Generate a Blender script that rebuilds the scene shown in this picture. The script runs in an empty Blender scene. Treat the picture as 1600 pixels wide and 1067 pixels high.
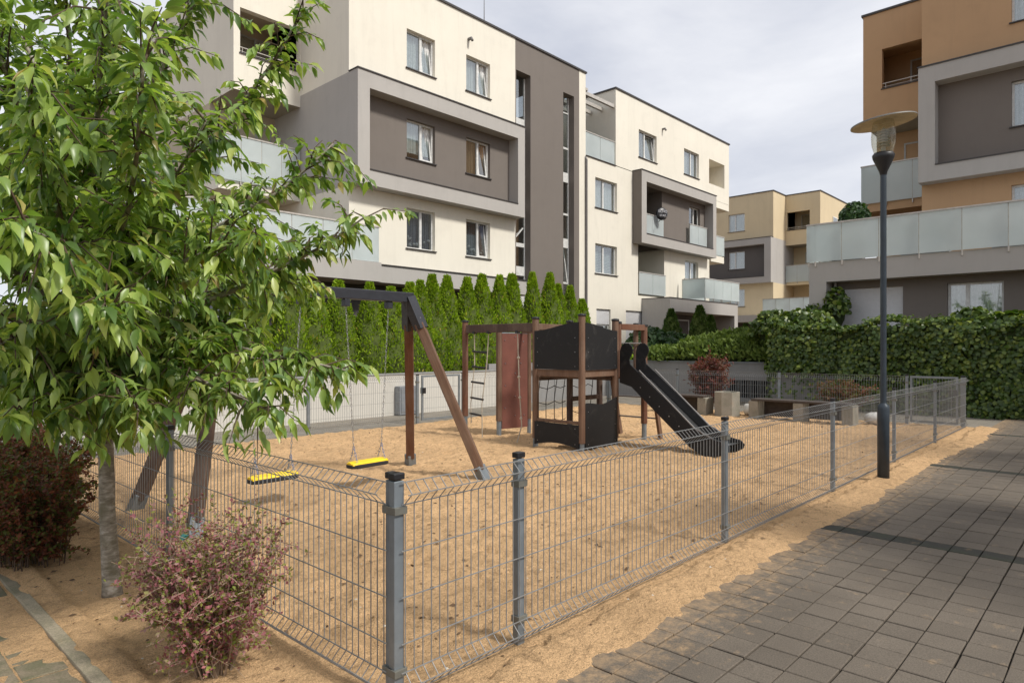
import bpy, math, random
import numpy as np
from mathutils import Vector, Matrix, Quaternion, noise as mnoise

random.seed(7); RNG = np.random.default_rng(7)
S = bpy.context.scene
COL = S.collection
rad = math.radians

# ------------------------------------------------------------------ camera
cam_d = bpy.data.cameras.new('camera'); cam = bpy.data.objects.new('camera', cam_d); COL.objects.link(cam)
cam.location = (0, 0, 1.6)
cam.rotation_euler = (rad(90), 0, math.atan2(0.682, 0.7314) - math.pi/2)
cam_d.sensor_width = 36; cam_d.lens = 23.4; cam_d.shift_y = 8.5/1600
cam_d.clip_start = 0.05; cam_d.clip_end = 2000
S.camera = cam

# ------------------------------------------------------------------ world: bright overcast sky with thin cloud
SUN_DIR = Vector((0.10, -0.66, 0.72)).normalized()      # direction towards the sun
w = bpy.data.worlds.new('World'); S.world = w; w.use_nodes = True
nt = w.node_tree; N = nt.nodes; L = nt.links; N.clear()
out = N.new('ShaderNodeOutputWorld'); bg = N.new('ShaderNodeBackground'); bg.inputs['Strength'].default_value = 0.105
sky = N.new('ShaderNodeTexSky'); sky.sky_type = 'NISHITA'; sky.sun_disc = False
sky.sun_elevation = math.asin(SUN_DIR.z); sky.sun_rotation = math.atan2(SUN_DIR.x, SUN_DIR.y)
tc = N.new('ShaderNodeTexCoord'); mp = N.new('ShaderNodeMapping'); mp.inputs['Scale'].default_value = (1.6, 1.6, 4.2)
n1 = N.new('ShaderNodeTexNoise'); n1.inputs['Scale'].default_value = 1.5; n1.inputs['Detail'].default_value = 7; n1.inputs['Roughness'].default_value = 0.55
n1.inputs['Distortion'].default_value = 0.35
cr = N.new('ShaderNodeValToRGB')
cr.color_ramp.elements[0].position = 0.30; cr.color_ramp.elements[0].color = (5.1, 5.3, 5.95, 1)
cr.color_ramp.elements[1].position = 0.68; cr.color_ramp.elements[1].color = (8.0, 8.0, 8.2, 1)
mx = N.new('ShaderNodeMix'); mx.data_type = 'RGBA'; mx.inputs['Factor'].default_value = 0.88
L.new(tc.outputs['Generated'], mp.inputs['Vector']); L.new(mp.outputs[0], n1.inputs['Vector']); L.new(n1.outputs['Fac'], cr.inputs[0])
L.new(sky.outputs[0], mx.inputs['A']); L.new(cr.outputs[0], mx.inputs['B']); L.new(mx.outputs['Result'], bg.inputs['Color']); L.new(bg.outputs[0], out.inputs[0])

# ------------------------------------------------------------------ sun through thin cloud
sd = bpy.data.lights.new('sun', 'SUN'); sd.energy = 3.1; sd.angle = rad(8); sd.color = (1.0, 0.955, 0.88)
so = bpy.data.objects.new('sun', sd); COL.objects.link(so); so.location = (0, -10, 30)
so.rotation_euler = (-SUN_DIR).to_track_quat('-Z', 'Y').to_euler()

S.view_settings.view_transform = 'Standard'; S.view_settings.look = 'None'
S.view_settings.exposure = 0.32; S.view_settings.gamma = 1.0; S.view_settings.use_curve_mapping = False
S.render.engine = 'CYCLES'
S.cycles.max_bounces = 8; S.cycles.transparent_max_bounces = 16; S.cycles.use_denoising = True

# ================================================================== materials
MAT = {}
def mat_base(name):
    m = bpy.data.materials.new(name); m.use_nodes = True
    t = m.node_tree; b = t.nodes['Principled BSDF']; MAT[name] = m
    return m, t, b
def node(t, typ, **kw):
    n = t.nodes.new(typ)
    for k, v in kw.items():
        if k in n.inputs: n.inputs[k].default_value = v
        else: setattr(n, k, v)
    return n
def ramp(t, src, stops):
    r = t.nodes.new('ShaderNodeValToRGB'); e = r.color_ramp.elements
    while len(e) < len(stops): e.new(0.5)
    for i, (p, c) in enumerate(stops):
        e[i].position = p; e[i].color = (*c, 1)
    t.links.new(src, r.inputs[0]); return r.outputs[0]
def mixc(t, fac, a, b, mode='MIX'):
    m = t.nodes.new('ShaderNodeMix'); m.data_type = 'RGBA'; m.blend_type = mode
    for s, v in (('Factor', fac), ('A', a), ('B', b)):
        i = [k for k in m.inputs if k.name == s and (k.type == ('VALUE' if s == 'Factor' else 'RGBA'))][0]
        if isinstance(v, (float, int)): i.default_value = v
        elif isinstance(v, tuple): i.default_value = (*v, 1)
        else: t.links.new(v, i)
    return [o for o in m.outputs if o.type == 'RGBA'][0]
def coord(t, scale=(1, 1, 1), src='Object'):
    c = t.nodes.new('ShaderNodeTexCoord'); m = t.nodes.new('ShaderNodeMapping'); m.inputs['Scale'].default_value = scale
    t.links.new(c.outputs[src], m.inputs[0]); return m.outputs[0]
def wcoord(t, scale=(1, 1, 1)):
    c = t.nodes.new('ShaderNodeNewGeometry'); m = t.nodes.new('ShaderNodeMapping'); m.inputs['Scale'].default_value = scale
    t.links.new(c.outputs['Position'], m.inputs[0]); return m.outputs[0]
def noise(t, vec, scale, detail=5, rough=0.55, dist=0):
    n = t.nodes.new('ShaderNodeTexNoise'); n.inputs['Scale'].default_value = scale; n.inputs['Detail'].default_value = detail
    n.inputs['Roughness'].default_value = rough; n.inputs['Distortion'].default_value = dist
    t.links.new(vec, n.inputs['Vector']); return n.outputs['Fac']
def bump(t, b, h, strength, dist=0.01, prev=None):
    n = t.nodes.new('ShaderNodeBump'); n.inputs['Strength'].default_value = strength; n.inputs['Distance'].default_value = dist
    t.links.new(h, n.inputs['Height'])
    if prev: t.links.new(prev, n.inputs['Normal'])
    t.links.new(n.outputs[0], b.inputs['Normal']); return n.outputs[0]
def lerp(a, b, k): return tuple(x + (y - x)*k for x, y in zip(a, b))
def dk(c, k): return tuple(x*k for x in c)

def stucco(name, c, dirt=0.55):
    m, t, b = mat_base(name)
    v = wcoord(t)
    n = noise(t, v, 0.5, 5)
    col = ramp(t, n, [(0.3, dk(c, 0.93)), (0.7, c)])
    st = noise(t, wcoord(t, (1.7, 1.7, 0.14)), 1.6, 9, 0.75, 0.7)
    fac = ramp(t, st, [(0.50, (0, 0, 0)), (0.80, (dirt*0.6, dirt*0.6, dirt*0.6))])
    col = mixc(t, fac, col, lerp(dk(c, 0.72), (0.16, 0.15, 0.11), 0.15))
    blot = ramp(t, noise(t, v, 1.7, 6, 0.65), [(0.52, (0, 0, 0)), (0.78, (0.32, 0.32, 0.32))])
    col = mixc(t, blot, col, dk(c, 0.75))
    t.links.new(col, b.inputs['Base Color']); b.inputs['Roughness'].default_value = 0.92
    bump(t, b, noise(t, v, 90, 3), 0.35, 0.004); return m
stucco('cream', (0.76, 0.72, 0.62)); stucco('grey_light', (0.415, 0.395, 0.370)); stucco('grey_brown', (0.175, 0.152, 0.134))
stucco('grey_dark', (0.11, 0.10, 0.095)); stucco('orange', (0.48, 0.305, 0.170)); stucco('tan', (0.62, 0.51, 0.335)); stucco('beige', (0.52, 0.45, 0.34))
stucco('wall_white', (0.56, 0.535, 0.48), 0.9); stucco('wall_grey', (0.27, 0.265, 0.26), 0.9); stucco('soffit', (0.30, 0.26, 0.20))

def plain(name, c, rough=0.6, metal=0.0, var=0.15, sc=12, bm=0.0, spec=0.5):
    m, t, b = mat_base(name)
    n = noise(t, coord(t), sc, 5)
    t.links.new(ramp(t, n, [(0.3, dk(c, 1 - var)), (0.7, dk(c, 1 + var))]), b.inputs['Base Color'])
    b.inputs['Roughness'].default_value = rough; b.inputs['Metallic'].default_value = metal
    b.inputs['Specular IOR Level'].default_value = spec
    if bm: bump(t, b, noise(t, coord(t), sc*5, 4), bm, 0.005)
    return m
plain('flashing', (0.055, 0.05, 0.048), 0.5, 0.3); plain('frame_white', (0.62, 0.62, 0.60), 0.4); plain('frame_grey', (0.42, 0.42, 0.41), 0.45)
plain('shutter', (0.66, 0.66, 0.67), 0.5, 0, 0.04); plain('rail_beige', (0.47, 0.44, 0.40), 0.45, 0.2); plain('curtain', (0.80, 0.80, 0.79), 0.9)
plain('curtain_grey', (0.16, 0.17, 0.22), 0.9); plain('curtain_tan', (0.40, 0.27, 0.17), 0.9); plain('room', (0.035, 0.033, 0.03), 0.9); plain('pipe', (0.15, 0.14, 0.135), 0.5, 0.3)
plain('galv', (0.21, 0.24, 0.265), 0.45, 0.45, 0.14, 9, 0.05); plain('galv_dark', (0.24, 0.255, 0.27), 0.5, 0.5, 0.15, 14)
plain('wire', (0.27, 0.275, 0.275), 0.5, 0.4, 0.15, 20); plain('clamp', (0.17, 0.17, 0.15), 0.55, 0.4); plain('cap_black', (0.012, 0.012, 0.014), 0.45)
plain('swing_steel', (0.030, 0.032, 0.040), 0.42, 0.2); plain('seat_yellow', (0.86, 0.58, 0.010), 0.42, 0, 0.06); plain('seat_black', (0.015, 0.015, 0.017), 0.7)
plain('chain', (0.36, 0.36, 0.36), 0.4, 0.7); plain('chain_blue', (0.10, 0.16, 0.30), 0.5); plain('rope', (0.42, 0.37, 0.29), 0.9); plain('rope_dark', (0.05, 0.048, 0.045), 0.9)
plain('lamp_paint', (0.030, 0.042, 0.055), 0.42, 0.15, 0.2, 6); plain('lamp_hat', (0.13, 0.125, 0.115), 0.55, 0.3, 0.2, 8); plain('lamp_under', (0.46, 0.42, 0.31), 0.6)
plain('lamp_inner', (0.45, 0.44, 0.40), 0.35, 0.5); plain('stone_white', (0.55, 0.54, 0.51), 0.8, 0, 0.2, 20, 0.3); plain('dish_black', (0.02, 0.02, 0.024), 0.4)
plain('print_white', (0.55, 0.55, 0.58), 0.5); plain('cabinet', (0.22, 0.235, 0.255), 0.5, 0.2); plain('void', (0.012, 0.012, 0.012), 0.9)
plain('slide_steel', (0.50, 0.51, 0.52), 0.28, 0.9, 0.1, 10); plain('screw', (0.30, 0.30, 0.31), 0.4, 0.8); plain('cushion', (0.70, 0.68, 0.62), 0.85)
plain('rattan', (0.10, 0.045, 0.022), 0.7); plain('teal_rag', (0.03, 0.13, 0.12), 0.8); plain('dry_leaf', (0.11, 0.065, 0.032), 0.85, 0, 0.6, 2); plain('pebble', (0.50, 0.45, 0.37), 0.8, 0, 0.35, 3)
plain('bench_wood', (0.055, 0.042, 0.034), 0.75, 0, 0.3, 14, 0.2); plain('red_panel', (0.150, 0.052, 0.036), 0.62, 0, 0.22, 3, 0.1)

def wood(name, c1, c2):
    m, t, b = mat_base(name)
    g = noise(t, coord(t, (14, 14, 0.9)), 3.0, 7, 0.65, 0.6)
    col = ramp(t, g, [(0.28, c1), (0.72, c2)])
    wv = ramp(t, noise(t, coord(t, (2, 2, 1.0)), 2.4, 5), [(0.42, (0, 0, 0)), (0.75, (0.5, 0.5, 0.5))])
    col = mixc(t, wv, col, (0.20, 0.145, 0.105))
    t.links.new(col, b.inputs['Base Color']); b.inputs['Roughness'].default_value = 0.72
    bump(t, b, g, 0.4, 0.004); return m
wood('wood_red', (0.085, 0.030, 0.014), (0.16, 0.062, 0.030)); wood('wood_brown', (0.085, 0.043, 0.025), (0.19, 0.105, 0.063)); wood('wood_dark', (0.040, 0.022, 0.016), (0.085, 0.048, 0.034))
wood('wood_grey', (0.10, 0.085, 0.07), (0.25, 0.21, 0.17))

# black play panels: scuffed
m, t, b = mat_base('panel_black')
sc_ = ramp(t, noise(t, wcoord(t, (1, 1, 1)), 3.2, 8, 0.7, 1.2), [(0.56, (0.013, 0.013, 0.014)), (0.66, (0.030, 0.029, 0.028)), (0.80, (0.10, 0.10, 0.10))])
spk = ramp(t, noise(t, wcoord(t), 26, 3, 0.6), [(0.70, (0, 0, 0)), (0.80, (0.25, 0.25, 0.25))])
t.links.new(mixc(t, spk, sc_, (0.16, 0.15, 0.14)), b.inputs['Base Color']); b.inputs['Roughness'].default_value = 0.62; b.inputs['Specular IOR Level'].default_value = 0.3

# sand
def sand(name, c, damp_shade=0.5):
    m, t, b = mat_base(name)
    v = wcoord(t)
    col = ramp(t, noise(t, v, 0.8, 6, 0.6), [(0.30, dk(c, 0.80)), (0.72, dk(c, 1.06))])
    bl = ramp(t, noise(t, wcoord(t, (1.0, 1.0, 1)), 4.6, 8, 0.70, 0.9), [(0.54, (0, 0, 0)), (0.70, (damp_shade, damp_shade, damp_shade))])
    col = mixc(t, bl, col, dk(c, 0.48))  # damp patches, darkened further for the shade in sand ripples
    mo = ramp(t, noise(t, v, 10.5, 5, 0.6, 0.8), [(0.55, (0, 0, 0)), (0.68, (0.62, 0.62, 0.62))])
    col = mixc(t, mo, col, dk(c, 0.50))  # dark mottles put the shadows of small ripples into the colour
    gr = ramp(t, noise(t, v, 160, 2, 0.5), [(0.36, (0.6, 0.6, 0.6)), (0.6, (1.12, 1.12, 1.12))])
    col = mixc(t, 0.75, col, gr, 'MULTIPLY')
    sp = ramp(t, noise(t, v, 46, 3, 0.6), [(0.665, (0, 0, 0)), (0.74, (0.75, 0.75, 0.75))])
    col = mixc(t, sp, col, (0.13, 0.085, 0.05))
    t.links.new(col, b.inputs['Base Color']); b.inputs['Roughness'].default_value = 0.95; b.inputs['Specular IOR Level'].default_value = 0.15
    n1 = bump(t, b, noise(t, v, 12, 7, 0.68), 0.95, 0.09)
    bump(t, b, noise(t, v, 120, 3), 0.5, 0.008, n1); return m
sand('sand', (0.74, 0.48, 0.255), 0.85); sand('soil', (0.20, 0.135, 0.08)); 

def paver(name, c, moss=0.0):
    m, t, b = mat_base(name)
    v = wcoord(t)
    oi = t.nodes.new('ShaderNodeObjectInfo'); ge = t.nodes.new('ShaderNodeNewGeometry')
    ad = t.nodes.new('ShaderNodeMath'); ad.operation = 'ADD'; t.links.new(oi.outputs['Random'], ad.inputs[0]); t.links.new(ge.outputs['Random Per Island'], ad.inputs[1])
    fr = t.nodes.new('ShaderNodeMath'); fr.operation = 'FRACT'; t.links.new(ad.outputs[0], fr.inputs[0])
    col = ramp(t, fr.outputs[0], [(0.0, dk(c, 0.90)), (0.5, c), (1.0, dk(c, 1.08))])
    ag = ramp(t, noise(t, v, 130, 2), [(0.35, (0.62, 0.62, 0.62)), (0.65, (1.2, 1.2, 1.2))])
    col = mixc(t, 0.7, col, ag, 'MULTIPLY')
    bl = ramp(t, noise(t, v, 1.6, 6, 0.6), [(0.40, (0, 0, 0)), (0.75, (0.55, 0.55, 0.55))])
    col = mixc(t, bl, col, dk(c, 0.58))
    sd_ = ramp(t, noise(t, v, 6.5, 6, 0.7), [(0.60, (0, 0, 0)), (0.72, (0.45, 0.45, 0.45))])
    col = mixc(t, sd_, col, (0.36, 0.25, 0.145))
    if name != 'paver': film = 0.0
    else: film = 0.5
    gy = t.nodes.new('ShaderNodeSeparateXYZ'); t.links.new(v, gy.inputs[0])
    mr = t.nodes.new('ShaderNodeMapRange'); mr.inputs['From Min'].default_value = 1.35; mr.inputs['From Max'].default_value = 2.1; mr.inputs['To Min'].default_value = 0.0; mr.inputs['To Max'].default_value = 0.36; t.links.new(gy.outputs[1], mr.inputs[0])
    ad2 = t.nodes.new('ShaderNodeMath'); ad2.operation = 'ADD'; t.links.new(mr.outputs[0], ad2.inputs[0]); t.links.new(noise(t, v, 13, 9, 0.78), ad2.inputs[1])
    col = mixc(t, ramp(t, ad2.outputs[0], [(0.66, (0, 0, 0)), (0.86, (film, film, film))]), col, (0.42, 0.28, 0.15))
    if moss:
        ms = ramp(t, noise(t, v, 4.2, 6, 0.65), [(0.44, (0, 0, 0)), (0.62, (moss, moss, moss))])
        col = mixc(t, ms, col, (0.055, 0.075, 0.028))
    t.links.new(col, b.inputs['Base Color']); b.inputs['Roughness'].default_value = 0.86; b.inputs['Specular IOR Level'].default_value = 0.3
    bump(t, b, noise(t, v, 110, 4), 0.5, 0.004); return m
paver('paver', (0.140, 0.117, 0.092)); paver('paver_dark', (0.042, 0.040, 0.034), 0.2); paver('paver_moss', (0.22, 0.18, 0.125), 0.6); paver('kerb', (0.31, 0.265, 0.19), 0.4)
paver('concrete', (0.31, 0.285, 0.235), 0.25); paver('path_grey', (0.24, 0.215, 0.175))
sand('joint', (0.13, 0.09, 0.055), 0.3)

def leafmat(name, stops, trans=0.45, rough=0.45, gloss=0.4):
    m, t, b = mat_base(name)
    ge = t.nodes.new('ShaderNodeNewGeometry'); oi = t.nodes.new('ShaderNodeObjectInfo')
    ad = t.nodes.new('ShaderNodeMath'); ad.operation = 'ADD'; t.links.new(ge.outputs['Random Per Island'], ad.inputs[0]); t.links.new(oi.outputs['Random'], ad.inputs[1])
    fr = t.nodes.new('ShaderNodeMath'); fr.operation = 'FRACT'; t.links.new(ad.outputs[0], fr.inputs[0])
    col = ramp(t, fr.outputs[0], stops)
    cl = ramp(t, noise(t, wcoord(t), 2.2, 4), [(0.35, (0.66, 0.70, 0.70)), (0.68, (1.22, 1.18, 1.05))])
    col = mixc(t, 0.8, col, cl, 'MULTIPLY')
    t.links.new(col, b.inputs['Base Color']); b.inputs['Roughness'].default_value = rough; b.inputs['Specular IOR Level'].default_value = gloss
    tr = t.nodes.new('ShaderNodeBsdfTranslucent'); t.links.new(mixc(t, 1.0, col, (1.25, 1.35, 0.55), 'MULTIPLY'), tr.inputs['Color'])
    ms = t.nodes.new('ShaderNodeMixShader'); ms.inputs[0].default_value = trans
    t.links.new(b.outputs[0], ms.inputs[1]); t.links.new(tr.outputs[0], ms.inputs[2])
    t.links.new(ms.outputs[0], t.nodes['Material Output'].inputs[0]); return m
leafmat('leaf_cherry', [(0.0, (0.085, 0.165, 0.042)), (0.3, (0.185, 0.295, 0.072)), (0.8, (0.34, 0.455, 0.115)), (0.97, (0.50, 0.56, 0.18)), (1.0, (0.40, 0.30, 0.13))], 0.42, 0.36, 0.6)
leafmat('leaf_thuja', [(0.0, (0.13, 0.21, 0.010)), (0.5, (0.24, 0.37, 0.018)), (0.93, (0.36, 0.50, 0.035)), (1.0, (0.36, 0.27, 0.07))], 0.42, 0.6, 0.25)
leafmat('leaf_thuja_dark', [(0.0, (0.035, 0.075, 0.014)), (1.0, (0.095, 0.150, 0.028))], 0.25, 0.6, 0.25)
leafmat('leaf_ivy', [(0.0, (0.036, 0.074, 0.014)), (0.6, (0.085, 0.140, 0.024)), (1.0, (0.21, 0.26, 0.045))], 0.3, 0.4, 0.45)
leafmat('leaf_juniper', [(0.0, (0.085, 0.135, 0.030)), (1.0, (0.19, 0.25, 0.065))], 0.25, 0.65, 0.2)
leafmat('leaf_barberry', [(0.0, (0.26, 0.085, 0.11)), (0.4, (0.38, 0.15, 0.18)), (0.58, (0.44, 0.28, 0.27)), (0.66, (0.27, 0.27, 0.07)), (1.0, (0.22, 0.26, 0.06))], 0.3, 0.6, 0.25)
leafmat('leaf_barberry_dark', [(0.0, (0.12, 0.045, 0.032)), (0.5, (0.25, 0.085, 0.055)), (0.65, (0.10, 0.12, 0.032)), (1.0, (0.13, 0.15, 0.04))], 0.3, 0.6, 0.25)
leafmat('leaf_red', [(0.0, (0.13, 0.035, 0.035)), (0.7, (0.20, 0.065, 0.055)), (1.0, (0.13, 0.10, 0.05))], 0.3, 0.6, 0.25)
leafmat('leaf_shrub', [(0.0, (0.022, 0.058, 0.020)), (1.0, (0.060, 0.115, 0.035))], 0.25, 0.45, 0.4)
plain('core_thuja', (0.06, 0.085, 0.012), 0.95, 0, 0.4, 10); plain('core_green', (0.025, 0.040, 0.008), 0.95)

m, t, b = mat_base('bark')
bk = noise(t, wcoord(t, (9, 9, 22)), 2.0, 6, 0.6, 0.4)
pt = noise(t, wcoord(t, (1, 1, 0.7)), 9, 5, 0.6)
col = ramp(t, bk, [(0.3, (0.13, 0.11, 0.085)), (0.5, (0.26, 0.23, 0.185)), (0.72, (0.46, 0.43, 0.38))])
t.links.new(mixc(t, ramp(t, pt, [(0.45, (0, 0, 0)), (0.7, (0.7, 0.7, 0.7))]), col, (0.13, 0.12, 0.07)), b.inputs['Base Color'])
b.inputs['Roughness'].default_value = 0.85; bump(t, b, bk, 0.6, 0.01)
plain('twig', (0.085, 0.055, 0.035), 0.8, 0, 0.3, 8); plain('twig_red', (0.27, 0.20, 0.14), 0.8, 0, 0.3, 8); plain('twig_pale', (0.30, 0.25, 0.17), 0.8, 0, 0.3, 6)

# window glass: thin pane
m, t, b = mat_base('glass')
t.nodes.remove(b)
tr = node(t, 'ShaderNodeBsdfTransparent'); tr.inputs[0].default_value = (0.82, 0.86, 0.86, 1)
gl = node(t, 'ShaderNodeBsdfGlossy'); gl.inputs['Roughness'].default_value = 0.02
lw = node(t, 'ShaderNodeLayerWeight'); lw.inputs[0].default_value = 0.5
pw = node(t, 'ShaderNodeMath', operation='POWER'); pw.inputs[1].default_value = 3.0; t.links.new(lw.outputs['Facing'], pw.inputs[0])
fr = node(t, 'ShaderNodeMath', operation='MULTIPLY_ADD'); fr.inputs[1].default_value = 0.74; fr.inputs[2].default_value = 0.22; t.links.new(pw.outputs[0], fr.inputs[0])
ms = node(t, 'ShaderNodeMixShader'); t.links.new(fr.outputs[0], ms.inputs[0]); t.links.new(tr.outputs[0], ms.inputs[1]); t.links.new(gl.outputs[0], ms.inputs[2])
t.links.new(ms.outputs[0], t.nodes['Material Output'].inputs[0])
m, t, b = mat_base('lamp_glass')
t.nodes.remove(b)
tr = node(t, 'ShaderNodeBsdfTransparent'); tr.inputs[0].default_value = (0.86, 0.85, 0.78, 1)
gl = node(t, 'ShaderNodeBsdfGlossy'); gl.inputs['Roughness'].default_value = 0.08
df = node(t, 'ShaderNodeBsdfTranslucent'); df.inputs[0].default_value = (0.8, 0.77, 0.62, 1)
lw = node(t, 'ShaderNodeLayerWeight'); lw.inputs[0].default_value = 0.5
pw = node(t, 'ShaderNodeMath', operation='POWER'); pw.inputs[1].default_value = 4.0; t.links.new(lw.outputs['Facing'], pw.inputs[0])
fr = node(t, 'ShaderNodeMath', operation='MULTIPLY_ADD'); fr.inputs[1].default_value = 0.6; fr.inputs[2].default_value = 0.05; t.links.new(pw.outputs[0], fr.inputs[0])
m1 = node(t, 'ShaderNodeMixShader'); m1.inputs[0].default_value = 0.16; t.links.new(tr.outputs[0], m1.inputs[1]); t.links.new(df.outputs[0], m1.inputs[2])
ms = node(t, 'ShaderNodeMixShader'); t.links.new(fr.outputs[0], ms.inputs[0]); t.links.new(m1.outputs[0], ms.inputs[1]); t.links.new(gl.outputs[0], ms.inputs[2])
t.links.new(ms.outputs[0], t.nodes['Material Output'].inputs[0])
# frosted balcony glass
m, t, b = mat_base('frosted')
b.inputs['Roughness'].default_value = 0.28; b.inputs['Specular IOR Level'].default_value = 0.55
fc = ramp(t, noise(t, wcoord(t), 1.3, 4), [(0.35, (0.70, 0.75, 0.75)), (0.7, (0.82, 0.86, 0.86))])
t.links.new(fc, b.inputs['Base Color'])
tl = node(t, 'ShaderNodeBsdfTranslucent'); tl.inputs[0].default_value = (0.84, 0.90, 0.90, 1)
tp = node(t, 'ShaderNodeBsdfTransparent'); tp.inputs[0].default_value = (0.7, 0.78, 0.77, 1)
ma = node(t, 'ShaderNodeMixShader'); ma.inputs[0].default_value = 0.48; t.links.new(b.outputs[0], ma.inputs[1]); t.links.new(tl.outputs[0], ma.inputs[2])
mb = node(t, 'ShaderNodeMixShader'); mb.inputs[0].default_value = 0.20; t.links.new(ma.outputs[0], mb.inputs[1]); t.links.new(tp.outputs[0], mb.inputs[2])
t.links.new(mb.outputs[0], t.nodes['Material Output'].inputs[0])

# ================================================================== mesh helpers
def tag(o, label=None, cat=None, group=None, kind=None):
    if label: o['label'] = label
    if cat: o['category'] = cat
    if group: o['group'] = group
    if kind: o['kind'] = kind
    return o
def link(o, parent=None):
    COL.objects.link(o)
    if parent: o.parent = parent
    return o
def empty(name, loc=(0, 0, 0), rz=0):
    o = bpy.data.objects.new(name, None); o.empty_display_size = 0.2; o.location = loc; o.rotation_euler = (0, 0, rz); return link(o)
class MB:
    def __init__(s): s.v = []; s.f = []
    def add(s, vs, fs):
        k = len(s.v); s.v += [tuple(p) for p in vs]; s.f += [tuple(i + k for i in q) for q in fs]; return s
    def quad(s, a, b, c, d): return s.add([a, b, c, d], [(0, 1, 2, 3)])
    def box(s, x0, x1, y0, y1, z0, z1):
        return s.add([(x0, y0, z0), (x1, y0, z0), (x1, y1, z0), (x0, y1, z0), (x0, y0, z1), (x1, y0, z1), (x1, y1, z1), (x0, y1, z1)],
                     [(0, 3, 2, 1), (4, 5, 6, 7), (0, 1, 5, 4), (1, 2, 6, 5), (2, 3, 7, 6), (3, 0, 4, 7)])
    def tube(s, pts, r, n=6, caps=True, twist=0.0):
        pts = [Vector(p) for p in pts]; rs = r if isinstance(r, (list, tuple)) else [r]*len(pts)
        ref = None; rings = []
        for i, p in enumerate(pts):
            d = (pts[min(i+1, len(pts)-1)] - pts[max(i-1, 0)]).normalized()
            if ref is None:
                a = Vector((0, 0, 1)) if abs(d.z) < 0.9 else Vector((1, 0, 0)); ref = (a - d*a.dot(d)).normalized()
            else: ref = (ref - d*ref.dot(d)).normalized()
            q = d.cross(ref)
            rings.append([p + (ref*math.cos(twist + 2*math.pi*k/n) + q*math.sin(twist + 2*math.pi*k/n))*rs[i] for k in range(n)])
        fs = []
        for i in range(len(rings)-1):
            for k in range(n): fs.append((i*n+k, i*n+(k+1) % n, (i+1)*n+(k+1) % n, (i+1)*n+k))
        if caps: fs.append(tuple(reversed(range(n)))); fs.append(tuple((len(rings)-1)*n+k for k in range(n)))
        return s.add([p for r_ in rings for p in r_], fs)
    def beam(s, p0, p1, w, h, up=(0, 0, 1)):
        p0, p1 = Vector(p0), Vector(p1); d = (p1-p0).normalized(); up = Vector(up)
        if abs(d.dot(up)) > 0.99: up = Vector((0, 1, 0))
        sd_ = d.cross(up).normalized(); u = sd_.cross(d)
        vs = [p + sd_*a*w/2 + u*c*h/2 for p in (p0, p1) for a, c in ((-1, -1), (1, -1), (1, 1), (-1, 1))]
        return s.add(vs, [(0, 3, 2, 1), (4, 5, 6, 7), (0, 1, 5, 4), (1, 2, 6, 5), (2, 3, 7, 6), (3, 0, 4, 7)])
    def lathe(s, prof, c=(0, 0, 0), n=24):
        vs = []; fs = []
        for r, z in prof: vs += [(c[0]+r*math.cos(2*math.pi*k/n), c[1]+r*math.sin(2*math.pi*k/n), c[2]+z) for k in range(n)]
        for i in range(len(prof)-1):
            for k in range(n): fs.append((i*n+k, i*n+(k+1) % n, (i+1)*n+(k+1) % n, (i+1)*n+k))
        return s.add(vs, fs)
    def prism(s, poly, fn, t0, t1):
        n = len(poly)
        vs = [fn(a, c, t0) for a, c in poly] + [fn(a, c, t1) for a, c in poly]
        return s.add(vs, [tuple(range(n)), tuple(range(2*n-1, n-1, -1))] + [(k, k+n, (k+1) % n+n, (k+1) % n) for k in range(n)])
    def panel(s, x0, x1, z0, z1, y, ops=(), depth=0.16):
        """upright wall sheet at y with openings (x0,x1,z0,z1) and their reveals"""
        xs = sorted({x0, x1, *[o[0] for o in ops], *[o[1] for o in ops]}); zs = sorted({z0, z1, *[o[2] for o in ops], *[o[3] for o in ops]})
        xs = [x for x in xs if x0 <= x <= x1]; zs = [z for z in zs if z0 <= z <= z1]
        for i in range(len(xs)-1):
            for j in range(len(zs)-1):
                cx, cz = (xs[i]+xs[i+1])/2, (zs[j]+zs[j+1])/2
                if not any(o[0] < cx < o[1] and o[2] < cz < o[3] for o in ops):
                    s.quad((xs[i], y, zs[j]), (xs[i+1], y, zs[j]), (xs[i+1], y, zs[j+1]), (xs[i], y, zs[j+1]))
        for o in ops:
            a, b_, c, d = o[:4]; Y = y + (o[4] if len(o) > 4 else depth)
            s.quad((a, y, c), (a, y, d), (a, Y, d), (a, Y, c)); s.quad((b_, y, c), (b_, Y, c), (b_, Y, d), (b_, y, d))
            s.quad((a, y, d), (b_, y, d), (b_, Y, d), (a, Y, d)); s.quad((a, y, c), (a, Y, c), (b_, Y, c), (b_, y, c))
        return s
    def build(s, name, mat, parent=None, smooth=False, bevel=0):
        me = bpy.data.meshes.new(name); me.from_pydata(s.v, [], s.f); me.materials.append(MAT[mat])
        if smooth: me.polygons.foreach_set('use_smooth', [True]*len(me.polygons))
        me.update(); o = bpy.data.objects.new(name, me); link(o, parent)
        if bevel:
            b_ = o.modifiers.new('bevel', 'BEVEL'); b_.width = bevel; b_.segments = 2; b_.limit_method = 'ANGLE'; b_.angle_limit = rad(40)
        return o
def part(name, mat, parent, x0, x1, y0, y1, z0, z1, bevel=0): return MB().box(x0, x1, y0, y1, z0, z1).build(name, mat, parent, bevel=bevel)

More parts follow.
